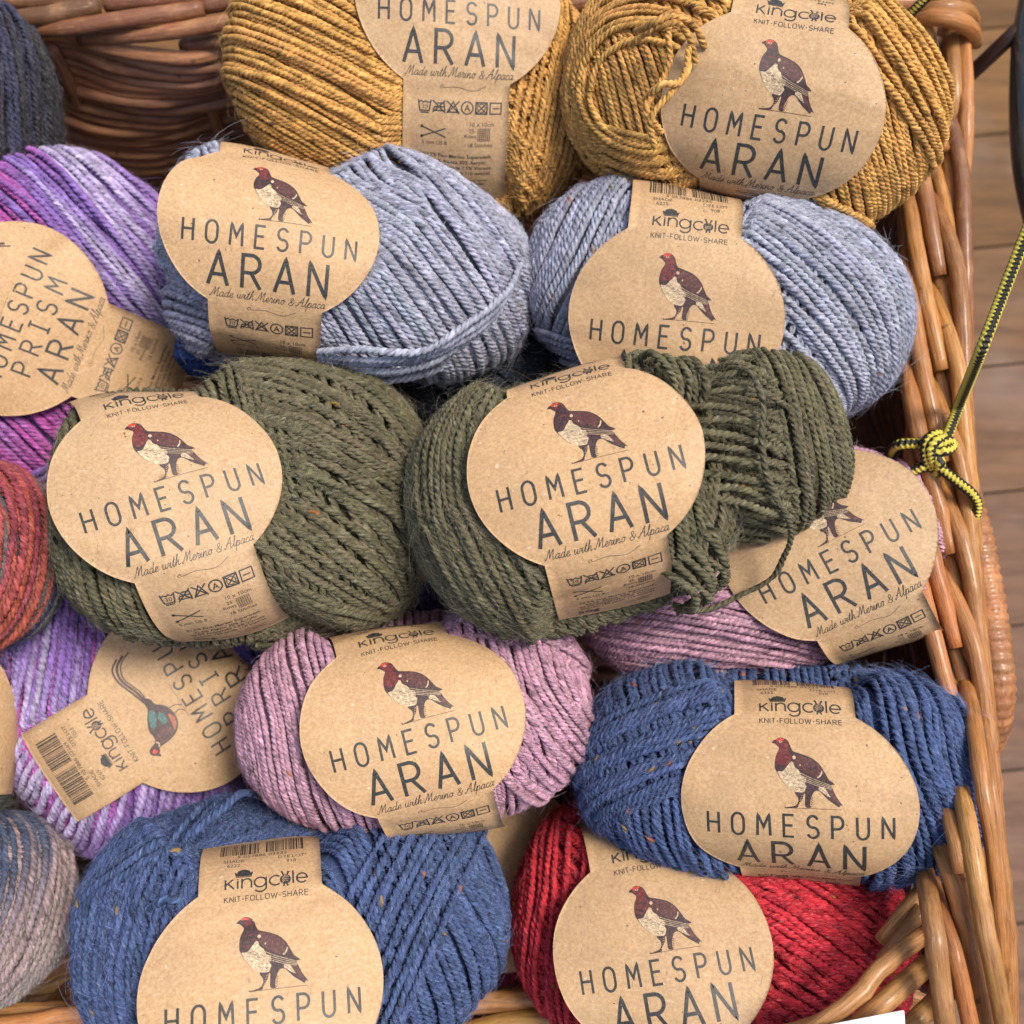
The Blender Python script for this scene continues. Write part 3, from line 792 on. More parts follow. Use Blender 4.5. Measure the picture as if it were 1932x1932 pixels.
    def lobe(self, core, px, a, b, c, h, rot, bundles):
        """a second swelling of the same ball, wound about its own axes"""
        d = D0 - h; O, E, S, ro0 = self.O, self.E, self.S, self.rot
        ro = math.radians(rot); ex = RIGHT * math.cos(ro) - UP * math.sin(ro); ey = UP * math.cos(ro) + RIGHT * math.sin(ro)
        E2 = np.stack([ex, ey, BACK]); O2 = W(px[0], px[1], h)
        self.xf = (E @ E2.T, E @ (O2 - O) * 1000.0); self.S = np.array([a * KPX * d, b * KPX * d, c]); self.rot = rot
        for bd in bundles: self.bundle(*bd[:6], **(bd[6] if len(bd) > 6 else {}))
        self.core(core)
        self.S, self.rot, self.xf = S, ro0, None

    def loose(self, grp):
        """strands given as pixel paths (px, py, h); kept as parts of their own"""
        keep = self.T, self.sid
        self.T = Tubes()
        R = grp.get('r', self.yarn / 2)
        for path in grp['paths']:
            P = np.array([self.local(*q) for q in path])
            P[1:-1] += self.r.normal(0, grp.get('wander', .8), P[1:-1].shape)
            P = catmull(P, 10); P, _ = resample(P, 0.6)
            N = transport(P)
            self.strand(P, N, None, R=R, clamp=False)
        o = self.T.build('loose_strand', WOOL, self.root, 0.001)
        if grp.get('label'): o['label'] = grp['label']
        self.T, _ = keep

    def flecks(self):
        """neps: short slubs of other colours spun into the strands"""
        if not self.fleckcols: return
        r = self.r
        C = self.T.C; 
        idx = [i for i in range(len(C)) if len(C[i]) >= 12 * 12 and len(C[i]) % 12 == 0]
        for _ in range(self.nfleck * 9):
            i = idx[r.integers(len(idx))]; M = len(C[i]) // 12
            c = C[i].copy().reshape(M, 12, 3); L = int(r.integers(3, 8)); k = int(r.integers(0, max(1, M - L))); p = int(r.integers(0, 3))
            col = np.array(self.fleckcols[r.integers(len(self.fleckcols))])
            for q in range(L):
                j = (np.arange(4) + 4 * p - 2) % 12
                c[k + q, j] = c[k + q, j] * .2 + col * .8
            C[i] = c.reshape(-1, 3)

    def fuzz(self, n, gain):
        a = self.fibres(n, gain, 2.3, 7, (.024, .050)); b = self.fibres(int(n * 3.8), gain * .92, .75, 5, (.020, .036))
        V = np.vstack([a[0], b[0]]); F = np.vstack([a[1], b[1] + len(a[0])]); C = np.vstack([a[2], b[2]])
        o = mesh_obj('stray_fibres', V * .001, F, FIBRE, self.root, None, C)
        o['kind'] = 'stuff'

    def fibres(self, n, gain, ln, M, radr):
        A = np.concatenate(self.anchors); r = self.r
        A = A[A[:, 2] > -0.2 * self.S[2]]
        # half of the fibres stand in tufts
        k = r.integers(0, len(A), n); m = n // 2; c = r.integers(0, len(A), 45)
        k[:m] = np.clip(c[r.integers(0, 45, m)] + r.normal(0, 7, m).astype(int), 0, len(A) - 1); A = A[k]
        P0, N, T, C = A[:, :3], A[:, 3:6], A[:, 6:9], A[:, 9:12]
        B = np.cross(T, N)
        L = np.clip(r.gamma(2.2, ln, n), .9, 18)
        th = r.uniform(0, 6.28, n); d = nrm(np.cos(th)[:, None] * T + .6 * np.sin(th)[:, None] * B + (r.uniform(-.05, .55, n) ** 1)[:, None] * N)
        side = nrm(np.cross(d, N)); curl = r.normal(0, .55, n); droop = r.uniform(.1, .7, n)
        V = []; t = np.linspace(0, 1, M); th = np.zeros(n)
        P = np.empty((n, M, 3)); P[:, 0] = P0; cur = d
        for i in range(1, M):
            cur = nrm(cur + side * (curl / (M - 1) * 2.2 + r.normal(0, .12, n))[:, None] - N * (droop / (M - 1) * 1.2)[:, None])
            P[:, i] = P[:, i - 1] + cur * (L / (M - 1))[:, None]
        rad = (r.uniform(*radr, n))[:, None] * np.linspace(1, .5, M)[None, :]
        NN = np.broadcast_to(N[:, None, :], P.shape); TT = nrm(np.gradient(P, axis=1)); NN = nrm(NN - TT * np.sum(NN * TT, -1, keepdims=True) + 1e-5); BB = np.cross(TT, NN)
        an = np.arange(3) * 2 * math.pi / 3
        V = P[:, :, None, :] + rad[:, :, None, None] * (np.cos(an)[None, None, :, None] * NN[:, :, None, :] + np.sin(an)[None, None, :, None] * BB[:, :, None, :])
        f = np.arange(n)[:, None, None] * M * 3; i = np.arange(M - 1)[None, :, None] * 3; j = np.arange(3)[None, None, :]; j2 = (j + 1) % 3
        F = np.stack([f + i + j, f + i + j2, f + i + 3 + j2, f + i + 3 + j], -1).reshape(-1, 4)
        Cc = np.clip(C * gain + .03, 0, .95); Cc = np.repeat(Cc[:, None, :], M * 3, 1).reshape(-1, 3)
        return V.reshape(-1, 3), F, Cc

    def prepare_paper(self, px, rot, up=200, down=220, kind='aran', shade='6232', lot='910', lift=4.6, droop=.085, top=60.0, bot=-74.0, prof_n=2.9, print_=True):
        """shape of the paper band: its cross-section, where the oval sits on it, its turn against the ball"""
        S = self.S; g = self.local(px[0], px[1], 0.0); o = self.E @ (CAMPOS - self.O) * 1000.0
        z = S[2] + lift; q = o + (g - o) * ((z - o[2]) / (g[2] - o[2]))
        mm = KPX * (o[2] - z)
        half = (up + down) / 2 * mm; shift = (up - down) / 2 * mm
        pr = Profile(half, z, prof_n)
        for _ in range(4):                                    # where the sight line of the oval's centre meets the paper
            t0 = pr.t_of_y(float(np.clip(-shift, -half * .95, half * .95))); zz = float(pr.at(t0)[1]); q = o + (g - o) * ((zz - o[2]) / (g[2] - o[2]))
        yaw = -math.radians(rot - self.rot)
        ang = np.arctan2(pr.y, pr.z)
        self.pap = dict(pr=pr, x0=float(q[0]), yc=float(q[1]) + shift, t0=t0, c=math.cos(yaw), s=math.sin(yaw), droop=droop, ang=ang, rho=np.hypot(pr.y, pr.z), kind=kind, shade=shade, lot=lot, top=top, bot=bot, print_=print_)

    def _beneath(self, P):
        p = self.pap; dy = P[:, 1] - p['yc']; a = np.arctan2(dy, P[:, 2]); rho = np.interp(a, p['ang'], p['rho']); t = np.interp(a, p['ang'], p['pr'].s) - p['t0']; s = P[:, 0] - p['x0']
        sl = s * p['c'] + t * p['s']; tl = -s * p['s'] + t * p['c']
        d = np.minimum(np.abs(sl) - LAB_HW, (np.sqrt((sl / LAB_A) ** 2 + (tl / LAB_B) ** 2) - 1) * LAB_A)
        d = np.maximum(d, np.maximum(tl - p['top'], p['bot'] - tl))
        k = 1 - p['droop'] * (np.clip(np.abs(s) - 8, 0, None) / 30.0) ** 2
        return d, rho * k, np.hypot(dy, P[:, 2]), dy, np.abs(a) < math.pi * .8

    def is_under(self, P):
        if not self.pap: return np.zeros(len(P), bool)
        d, rho, r, dy, ok = self._beneath(P); return ok & (d < .2)

    def under_paper(self, P, R):
        """strands dip beneath the paper band that holds them"""
        if not self.pap: return P
        d, rho, r, dy, ok = self._beneath(P)
        lim = np.maximum(rho - 1.6 - R + np.clip(d - .3, 0, None) * .9, 2.0); k = np.where(ok & (r > lim), lim / np.maximum(r, .1), 1.0)
        P = P.copy(); P[:, 1] = self.pap['yc'] + dy * k; P[:, 2] *= k
        return P

    def paper(self):
        p = self.pap; pr = p['pr']; S = self.S
        def fit(V, extra):
            s = V[:, 0] * p['c'] - V[:, 1] * p['s']; t = V[:, 0] * p['s'] + V[:, 1] * p['c']
            y, zz, ny, nz = pr.at(t + p['t0'])
            k = 1 - p['droop'] * (np.clip(np.abs(s) - 8, 0, None) / 30.0) ** 2
            # slow waves of a paper that has been handled
            wv = .32 * np.sin(s * .13 + t * .05 + S[0]) + .22 * np.sin(t * .19 + s * .07 + 1.3 * S[1])
            e = np.clip((np.abs(V[:, 0]) - 14) / 23, 0, 1) ** 2        # the wings of the oval lift and ripple
            wv = wv + e * (.9 * np.sin(t * .11 + S[0] * 3 + np.sign(s)) + .45 * np.sin(t * .27 + S[1])) + .5 * e
            for q in range(3):                                          # soft creases from being handled
                c0 = 62 * math.sin(S[0] * 7.1 + S[1] * 3.3 + q * 2.1); sl = .35 * math.sin(S[1] * 5.7 + q * 1.7)
                wv = wv + (-.55, .45, -.4)[q] * np.exp(-((t - c0 * .75 - sl * s) / 3.4) ** 2)
            off = V[:, 2] + extra + wv
            return np.stack([p['x0'] + s, p['yc'] + y * k + ny * off, zz * k + nz * off], 1) * .001
        flat = Flat(); flat.fill(label_outline(top=p['top'], bot=p['bot']), 0, dt=1.4, ds=4.0)
        V, Fs, M = flat.data(); V[:, 2] = 0
        up, dn = fit(V, 0.0), fit(V, -0.25)
        F = Fs[0]; n = len(V)
        de = np.concatenate([F[:, [0, 1]], F[:, [1, 2]], F[:, [2, 0]]]); e = np.sort(de, 1)
        key = e[:, 0] * n + e[:, 1]; uq, inv, cnt = np.unique(key, return_inverse=True, return_counts=True)
        be = de[cnt[inv] == 1]
        rim = np.stack([be[:, 0], be[:, 0] + n, be[:, 1] + n, be[:, 1]], 1)[:, ::-1]
        band = mesh_obj('paper_band', np.vstack([up, dn]), [np.vstack([F, F[:, ::-1] + n]), rim], KRAFT, self.root)
        if not p['print_']: return
        for name, (v, f, m) in artwork(p['kind'], p['shade'], p['lot']).items():
            mats = [INKS[k] for k in ('brown', 'maroon', 'red', 'cream', 'mid', 'dark', 'teal', 'orange')] if name == 'bird_print' else [INK, KRAFT]
            mesh_obj(name, fit(v, .05), f, mats, band, mat_idx=m)

MUSTARD = (.62, .335, .095); LAVENDER = (.355, .368, .455); OLIVE = (.125, .112, .063); MAUVE = (.50, .285, .37); BLUE = (.062, .094, .205); RED = (.50, .030, .045)
TWEED = [(.45, .13, .03), (.05, .03, .03), (.35, .22, .04), (.02, .02, .02)]
PURPLE = [(.25, .14, .42), (.34, .22, .52), (.46, .10, .38), (.24, .14, .42), (.45, .39, .57), (.30, .15, .42), (.14, .06, .26), (.50, .16, .40), (.34, .27, .52)]
SUNSET = [(.05, .05, .11), (.34, .05, .055), (.15, .15, .14), (.44, .10, .065), (.16, .05, .10), (.30, .06, .08), (.26, .16, .29)]  # darkened tones, with the shade on this ball put into the colours
PINKS = [(.20, .08, .19), (.42, .08, .14), (.34, .19, .28), (.13, .05, .14), (.46, .14, .20)]
BEIGES = [(.34, .30, .28), (.33, .25, .25), (.17, .09, .22), (.38, .35, .33), (.07, .09, .15), (.34, .25, .25)]
DUSKS = [(.035, .033, .035), (.03, .032, .06), (.06, .055, .05), (.025, .022, .028), (.05, .05, .09)]
BALLS = []
def ball(*a, **k): b = Ball(*a, **k); BALLS.append(b); return b

# the two mustard balls at the back
ball('mustard ball of yarn by the back rim, label cut off above, 50g showing below', (785, 155), 345, 246, 14, -78, 36, solid_colour(MUSTARD),
     [('par', 40, 0, -80, 80, 0), ('par', 104, 8, -72, -18, 2.0), ('par', 36, 4, 8, 42, 1.6)],
     paper=dict(px=(867, -12), rot=4, up=280, prof_n=2.1, down=345, shade='6236', lot='994', bot=-76), flecks=TWEED, seed=21, core=MUSTARD, pitch=-14, yarn=2.25)
ball('mustard ball of yarn in the back corner, slack strands round a hole', (1418, 195), 345, 228, 13, -50, 37, solid_colour(MUSTARD),
     [('par', 80, 0, -80, 80, 0), ('par', 90, 56, 6, 70, 2.2, dict(xlim=(-1, -.1))), ('par', 90, 145, -62, -20, 1.2), ('par', 62, 0, -66, -38, 2.2), ('par', 96, 20, -80, -58, 1.4), ('par', 20, 10, 35, 62, 2.0)],
     paper=dict(px=(1455, 205), rot=9, prof_n=2.5, up=215, down=178, shade='6236', lot='994'), flecks=TWEED, seed=22, core=MUSTARD, pitch=-3, yarn=2.3,
     loose=[dict(label='slack strands looping round the hole', paths=[[(1200, 60, -12), (1232, 40, -2), (1275, 30, -2), (1310, 48, -4), (1330, 90, -10)],
                        [(1190, 85, -12), (1225, 58, -3), (1268, 50, -2), (1300, 72, -4), (1312, 120, -10)],
                        [(1260, 60, -3), (1262, 110, -4), (1240, 160, -4), (1225, 205, -6), (1250, 250, -12)],
                        [(1300, 90, -4), (1285, 140, -3), (1258, 180, -2), (1230, 225, -3), (1235, 280, -10)],
                        [(1215, 190, -8), (1250, 165, -2), (1275, 150, -2), (1300, 120, -6)]])])
# lavender pair
ball('pale lavender ball of yarn left of its twin, label at its left end', (664, 490), 350, 206, 14, -60, 36, solid_colour(LAVENDER, .06),
     [('par', 72, 0, -82, 80, 0), ('par', 66, 6, -48, 10, 1.8), ('par', 25, 0, 30, 60, 1.0, dict(xlim=(-1, -.2)))],
     paper=dict(px=(511, 414), rot=7, up=140, down=262, prof_n=2.05, shade='6235', lot='908'), flecks=[(.30, .15, .07), (.12, .10, .08), (.32, .28, .08)], nfleck=5, seed=23, core=LAVENDER, fuzz=3400, pitch=-3, lobes=[dict(px=(452, 588), a=132, b=104, c=26, h=-64, rot=24, bundles=[('par', 24, 0, -80, 80, 0)])],
     loose=[dict(label='bundle of strands wrapped along the lower side', paths=[[(600, 664 + k * 8, -35 - k * 3), (690, 672 + k * 9, -29 - k * 4), (790, 660 + k * 9, -29 - k * 4), (880, 622 + k * 9, -31 - k * 4), (945 + k * 3, 566 + k * 8, -37 - k * 4), (982 + k * 2, 505 + k * 4, -45 - k * 4), (990, 450, -55 - k * 3)] for k in range(6)])])
ball('pale lavender ball of yarn right of its twin, its label half hidden by olive yarn', (1345, 560), 358, 208, 13, -58, 36, solid_colour(LAVENDER, .06),
     [('par', 112, 0, -80, 80, 0), ('fan', 66, 10, -75, 75, 1.4, dict(xlim=(.05, 1))), ('par', 104, 28, -80, -62, 2.2), ('par', 18, 0, 40, 62, 2.2, dict(xlim=(-1, -.2)))],
     paper=dict(px=(1273, 601), rot=5, up=258, down=225, shade='6235', lot='908'), flecks=[(.40, .17, .08), (.30, .16, .08), (.30, .25, .08)], nfleck=6, seed=24, core=LAVENDER, fuzz=3400, pitch=-4,
     loose=[dict(label='strands wrapped round the right end', paths=[[(1540 + k * 6, 408 - k * 4, -35 - k * 3), (1610 + k * 8, 446 - k * 4, -33 - k * 4), (1662 + k * 9, 510, -35 - k * 5), (1678 + k * 9, 590 + k * 3, -37 - k * 5), (1650 + k * 9, 668 + k * 6, -41 - k * 5), (1590 + k * 8, 722 + k * 8, -49 - k * 4), (1520, 752 + k * 6, -59)] for k in range(3)])])
# olive pair
ball('dark olive ball of yarn on the left, tight strands fanning right of its label', (464, 955), 338, 254, -2, -46, 38, solid_colour(OLIVE, .10, .12),
     [('par', 80, 0, -80, 80, 0), ('fan', 36, -6, -80, 80, 1.6, dict(xlim=(.0, 1))), ('par', 8, 0, 42, 62, 2.4, dict(xlim=(-.2, 1))), ('par', 34, 0, -34, -8, 2.6, dict(xlim=(.1, 1)))],
     paper=dict(px=(313, 901), rot=-17.5, up=226, down=284, prof_n=2.8, droop=.12, shade='6234', lot='907'), flecks=[(.40, .14, .03), (.30, .18, .03), (.03, .03, .03)], nfleck=8, seed=25, core=OLIVE, fuzz=4600, fuzz_tint=2.0, pitch=-13, nexp=3.0)
ball('dark olive ball of yarn on top of the heap, its right end unravelling into loops', (1080, 930), 300, 250, -16, -24, 38, solid_colour(OLIVE, .10, .12),
     [('par', 82, 0, -80, 80, 0), ('par', 84, 135, -70, 40, 1.2), ('par', 62, 0, 18, 58, 2.2, dict(ylim=(-1, -.1))), ('par', 100, 0, -78, -52, 1.8)],
     paper=dict(px=(1102, 866), rot=-13.5, up=272, down=236, prof_n=3.0, shade='6234', lot='907'), flecks=[(.40, .14, .03), (.30, .18, .03), (.03, .03, .03)], nfleck=8, seed=26, core=OLIVE, fuzz=5200, fuzz_tint=2.2, pitch=-19,
     lobes=[dict(px=(1418, 842), a=158, b=176, c=27, h=-30, rot=-16, bundles=[('par', 78, 0, -82, 80, 0, dict(xlim=(.12, 1))), ('par', 12, 0, -80, 80, -.4, dict(xlim=(-1, .18))), ('par', 74, 10, -74, -34, 1.8)])],
     loose=[dict(label='slack strands running out from under the label', wander=.35, paths=[[(1262, 775 + k * 24, 2), (1320, 766 + k * 25, 9 - k * .3), (1390, 772 + k * 25, 9 - k * .4), (1440, 792 + k * 24, 5 - k * .3), (1474, 818 + k * 22, -4), (1500, 850 + k * 18, -14)] for k in range(8)]),
            dict(label='fringe of slack loops below the label', wander=.5, paths=[[(1300 - 15 * k, 955 + 15 * k, 2), (1326 - 9 * k, 975 + 19 * k, 8), (1352 - 8 * k + 6 * (k % 2), 1012 + 18 * k, 8 - k % 3), (1368 - 9 * k + 9 * (k % 3), 1056 + 15 * k, 1), (1362 - 10 * k, 1098 + 9 * k, -10), (1332 - 9 * k, 1122 + 5 * k, -20)] for k in range(7)]),
            dict(label='locks bunched above the label', paths=[[(1180 + k * 24, 705 + k * 3, -12), (1215 + k * 22, 672 + k * 4, -2), (1250 + k * 18, 672 + k * 5, 3), (1276 + k * 14, 720 + k * 3, 5), (1270 + k * 12, 785 + k * 2, 3)] for k in range(5)] +
                 [[(1350, 700, -8), (1400, 690, -2), (1450, 705, -6), (1500, 740, -16)], [(1330, 720, -2), (1400, 708, 2), (1460, 728, -2), (1510, 770, -12)], [(1310, 742, 2), (1390, 728, 5), (1455, 748, 2), (1520, 800, -10)]]),
            dict(label='single strand hanging over the mauve label', paths=[[(1378, 694, -2), (1418, 705, 8), (1436, 760, 12), (1434, 830, 12), (1448, 890, 10), (1470, 945, 6), (1486, 1000, -6), (1484, 1052, -14), (1452, 1098, -18), (1400, 1132, -20), (1330, 1150, -22), (1270, 1140, -26)]])])
# mauve pair
ball('mauve pink ball of yarn wedged against the right rim, half under olive loops', (1418, 1070), 340, 202, -16, -68, 37, solid_colour(MAUVE, .06, .10),
     [('par', 16, 0, -80, 80, 0), ('par', 22, 5, 0, 45, 1.4), ('par', 70, 0, -82, -62, 1.2)], yarn=2.2,
     paper=dict(px=(1562, 1020), rot=-27, up=200, down=236, shade='6238', lot='912'), flecks=[(.40, .15, .06), (.10, .06, .08)], nfleck=6, seed=27, core=MAUVE, fuzz=1500)
ball('mauve pink ball of yarn in front of the olive ones, whole label in view', (785, 1350), 328, 212, -6, -46, 38, solid_colour(MAUVE, .06, .10),
     [('par', 78, 0, -82, 82, 0), ('par', 72, -14, -66, -24, 1.3), ('par', 26, 0, -62, -40, 1.6, dict(xlim=(.1, 1)))], yarn=2.15,
     paper=dict(px=(780, 1358), rot=-15, prof_n=2.5, up=218, down=212, shade='6238', lot='912'), flecks=[(.40, .15, .06), (.10, .06, .08)], nfleck=6, seed=28, core=MAUVE, fuzz=1500, pitch=-7)
# blue pair and the red one
ball('navy blue ball of yarn resting on the red one by the right rim', (1465, 1458), 364, 198, 4, -40, 39, solid_colour(BLUE, .08, .1),
     [('par', 86, 0, -82, 82, 0), ('par', -34, 0, -38, 2, 2.0, dict(xlim=(-1, -.25))), ('par', 84, 0, -72, -30, 1.4), ('par', -8, 0, -66, -50, 2.4, dict(xlim=(.25, 1)))],
     paper=dict(px=(1505, 1522), rot=1.5, prof_n=2.6, up=262, down=115, shade='6232', lot='910'), flecks=TWEED, nfleck=12, seed=29, core=BLUE, fuzz=5600, fuzz_tint=2.2, pitch=-8, nexp=2.8)
ball('navy blue ball of yarn at the front left with one slack strand across it', (562, 1744), 388, 266, -6, -34, 42, solid_colour(BLUE, .08, .1),
     [('par', 68, 0, -82, 82, 0), ('par', 100, 140, -52, 25, 1.2), ('par', 106, 0, -38, -14, 2.4), ('par', -38, 0, -64, -38, 2.2, dict(xlim=(-1, .1))), ('par', 64, 0, -66, -40, 1.4)],
     paper=dict(px=(495, 1865), rot=-6, up=292, down=250, shade='6232', lot='910'), flecks=TWEED, nfleck=12, seed=30, core=BLUE, fuzz=6000, fuzz_tint=2.2, pitch=-9,
     loose=[dict(label='strands bunched over the upper left', wander=.5, paths=[[(306 + 20 * k, 1632 - 15 * k, -12), (334 + 21 * k, 1585 - 13 * k, -6), (372 + 22 * k, 1530 - 7 * k, -12), (408 + 20 * k, 1504 - 1 * k, -36), (436 + 18 * k, 1500 + 4 * k, -62)] for k in range(4)]),
            dict(label='single slack strand', paths=[[(238, 1690, -10), (268, 1704, 2), (310, 1702, 8), (350, 1692, 4), (392, 1684, -10)]])])
ball('crimson red ball of yarn in the front right corner', (1332, 1752), 358, 258, 10, -56, 40, solid_colour(RED, .10, .12),
     [('par', 58, 0, -82, 82, 0), ('fan', 52, 14, -75, 70, 1.6, dict(xlim=(.05, 1))), ('par', 98, 0, 34, 78, 1.8), ('par', 40, 0, -46, -16, 2.6, dict(xlim=(.1, 1)))],
     paper=dict(px=(1248, 1793), rot=-8, up=245, down=250, shade='6240', lot='911'), flecks=[(.30, .16, .04), (.02, .02, .02), (.55, .40, .38)], nfleck=9, seed=31, core=RED, fuzz=3000, fuzz_tint=1.4, pitch=-4)
# the shaded balls along the left side
ball('purple and magenta striped ball of yarn highest on the left, label sideways', (92, 614), 318, 236, -66, -100, 36, prism_colour(PURPLE, 62, .26),
     [('par', 40, 0, -80, 80, 0), ('par', 44, 6, -60, -10, 1.8), ('par', 104, 0, -80, -66, 2.4), ('par', 150, 0, -75, -40, 1.6)],
     paper=dict(px=(20, 600), rot=-68, up=190, down=330, kind='prism', shade='6269', lot='1013'), seed=32, core=PURPLE[0], fuzz=2600)
ball('purple and magenta striped ball of yarn, barcode and pheasant showing', (215, 1325), 315, 205, -122, -90, 34, prism_colour(PURPLE, 58, .24),
     [('par', 104, 0, -80, 80, 0), ('par', 108, 8, -20, 50, 1.6), ('par', 26, 0, -72, -40, 2.2)],
     paper=dict(px=(353, 1310), rot=-122, up=300, down=160, kind='prism', shade='6269', lot='1013'), seed=33, core=PURPLE[0], fuzz=2200)
ball('red, orange and grey striped ball of yarn cut by the left picture edge', (-45, 1052), 155, 172, 0, -44, 34, prism_colour(SUNSET, 110, .5),
     [('par', 96, 58, -45, 70, 0), ('par', 100, 40, 0, 30, 1.6)], seed=34, core=(.1, .05, .08), fuzz=1500)
ball('plum and rose striped ball of yarn sunk between two others on the left', (35, 1290), 105, 160, -30, -88, 30, prism_colour(PINKS),
     [('par', 62, 0, -80, 80, 0), ('par', 66, 0, -30, 30, 1.5)], seed=35, core=(.2, .06, .12), fuzz=800)
ball('dark moss ball of yarn at the left edge, only its label rim in view', (-92, 1395), 140, 165, -80, -62, 30, solid_colour((.05, .055, .04), .15, .15),
     [('par', 10, 0, -80, 80, 0)], paper=dict(px=(-160, 1385), rot=-80, up=170, down=170, print_=False), seed=36, core=(.04, .045, .03), fuzz=1000)
ball('beige and plum striped ball of yarn in the front left corner', (-38, 1712), 166, 166, 0, -58, 36, prism_colour(BEIGES, 60, .22),
     [('par', 96, 50, -50, 75, 0), ('par', 100, 30, -20, 25, 1.6)], seed=37, core=(.25, .2, .18), fuzz=1600)
ball('charcoal and navy ball of yarn in the back left corner', (-36, 210), 130, 190, 0, -96, 36, prism_colour(DUSKS, 70),
     [('par', 100, 0, -80, 80, 0), ('par', 96, 20, -60, 0, 1.6)], seed=38, core=(.03, .03, .035), fuzz=2600, fuzz_tint=1.8)
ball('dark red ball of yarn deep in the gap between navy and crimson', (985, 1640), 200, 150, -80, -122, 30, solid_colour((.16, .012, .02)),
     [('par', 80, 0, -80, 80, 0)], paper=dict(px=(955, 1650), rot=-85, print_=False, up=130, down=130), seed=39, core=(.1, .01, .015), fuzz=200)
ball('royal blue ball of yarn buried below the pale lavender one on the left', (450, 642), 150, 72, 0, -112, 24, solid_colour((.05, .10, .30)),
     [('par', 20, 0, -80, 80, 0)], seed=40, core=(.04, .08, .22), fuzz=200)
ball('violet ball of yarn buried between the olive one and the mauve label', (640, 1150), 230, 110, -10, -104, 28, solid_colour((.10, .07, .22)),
     [('par', 70, 0, -80, 80, 0)], seed=41, core=(.08, .05, .16), fuzz=200)  # added ball; the shade on the mauve yarn is put into its violet
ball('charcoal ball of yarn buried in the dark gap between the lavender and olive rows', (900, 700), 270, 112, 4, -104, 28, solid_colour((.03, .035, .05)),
     [('par', 60, 0, -80, 80, 0)], seed=42, core=(.025, .03, .04), fuzz=200)  # made-up ball; its dark colour stands for the shade in the gap
# ------------------------------------------------------------------ the wicker basket
basket = tag(empty('wicker_basket', Matrix.Translation(Vector((0, 0, 0.0)))), 'varnished brown wicker basket holding all the yarn', 'basket')
RR = np.random.default_rng(5)
def rod(tb, pts, rad, col, px=True, sides=10, butt=(True, True), knots=True):
    """a willow rod through (px,py,h) or world (m) points; rad in mm or list"""
    P = np.array([W(*p) for p in pts]) if px else np.array(pts, float)
    P = catmull(P, 8); P, u = resample(P, 0.004)
    P = P + RR.normal(0, .00005, P.shape) + np.stack([vary(len(P), RR, 14) for _ in range(3)], 1) * .0003
    n = len(P); R = np.interp(np.linspace(0, 1, n), np.linspace(0, 1, len(np.atleast_1d(rad))), np.atleast_1d(rad)) * (.00072 if px else .001)
    R = R * (1 + .025 * vary(n, RR, 9))
    if knots and n > 12:
        for _ in range(2):
            k = RR.integers(4, n - 4); R[k] *= 1.07; P[k] += RR.normal(0, .0002, 3)
    T = nrm(np.gradient(P, axis=0))
    if butt[0]: P = np.vstack([P[0] - T[0] * 1e-5, P]); R = np.concatenate([[R[0] * .02], R])
    if butt[1]: P = np.vstack([P, P[-1] + T[-1] * 1e-5]); R = np.concatenate([R, [R[-1] * .02]])
    c = np.array(col) * (1 + .16 * RR.normal()) * np.array([1, 1 + .06 * RR.normal(), 1 + .08 * RR.normal()])
    c = np.clip(c[None, :] * (1 + .10 * vary(len(P), RR, 6))[:, None], .005, .8)
    off = RR.uniform(0, 900)
    N = transport(P)
    uu = np.concatenate([[0], np.cumsum(np.linalg.norm(np.diff(P, axis=0), axis=1))]) * 1000 + off
    tb.add(P, N, R, rprof(sides), RR.uniform(0, 6), c, vrand=off / 7, ucoord=uu)
def border_rod(pts, rad, col, **kw):
    tb = Tubes(); rod(tb, pts, rad, col, **kw); return tb.build('border_rod', WILLOW, basket)

SIDE = (.44, .180, .042); FRONT = (.46, .215, .062); BACKC = (.20, .076, .034)  # BACKC is the same willow with the shade of the back put in
def drift(y): return max(0.0, y - 780) * .066 + max(0.0, y - 1250) * .012
def rimh(y): return D0 - 1.0 / (1 / 452.0 + (1 / 366.0 - 1 / 452.0) * y / 1932.0)      # the rim comes nearer towards the front
for k, ye in enumerate((288, 520, 700, 872, 1045, 1221, 1420, 1640)):
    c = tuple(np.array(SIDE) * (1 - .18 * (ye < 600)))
    if ye < 1600:
        border_rod([(1777 - 84 + drift(ye) * .8, ye - 600, rimh(ye - 600) - 44), (1777 - 74 + drift(ye) * .9, ye - 470, rimh(ye - 470) - 16), (1777 - 62 + drift(ye - 350), ye - 340, rimh(ye - 340) - 3), (1777 - 46 + drift(ye - 230), ye - 230, rimh(ye - 230) + 1),
                    (1777 - 22 + drift(ye - 110), ye - 110, rimh(ye - 110) + 1), (1777 + drift(ye), ye, rimh(ye) - 1)], [4.2, 4.5, 4.6, 4.2], c)
    border_rod([(1738 + drift(ye - 170), ye - 290, rimh(ye - 290) - 34), (1752 + drift(ye - 170), ye - 200, rimh(ye - 200) - 14), (1766 + drift(ye - 130), ye - 130, rimh(ye - 130) - 5), (1791 + drift(ye - 70), ye - 60, rimh(ye - 60) + 1), (1807 + drift(ye), ye, rimh(ye) + 2),
                (1815 + drift(ye + 80), ye + 80, rimh(ye + 80) + 1), (1820 + drift(ye + 200), ye + 200, rimh(ye + 200) - 2), (1823 + drift(ye + 330), ye + 330, rimh(ye + 330) - 8), (1824 + drift(ye + 420), ye + 420, rimh(ye + 420) - 15)], [3.6, 4.2, 4.4, 3.8], c)
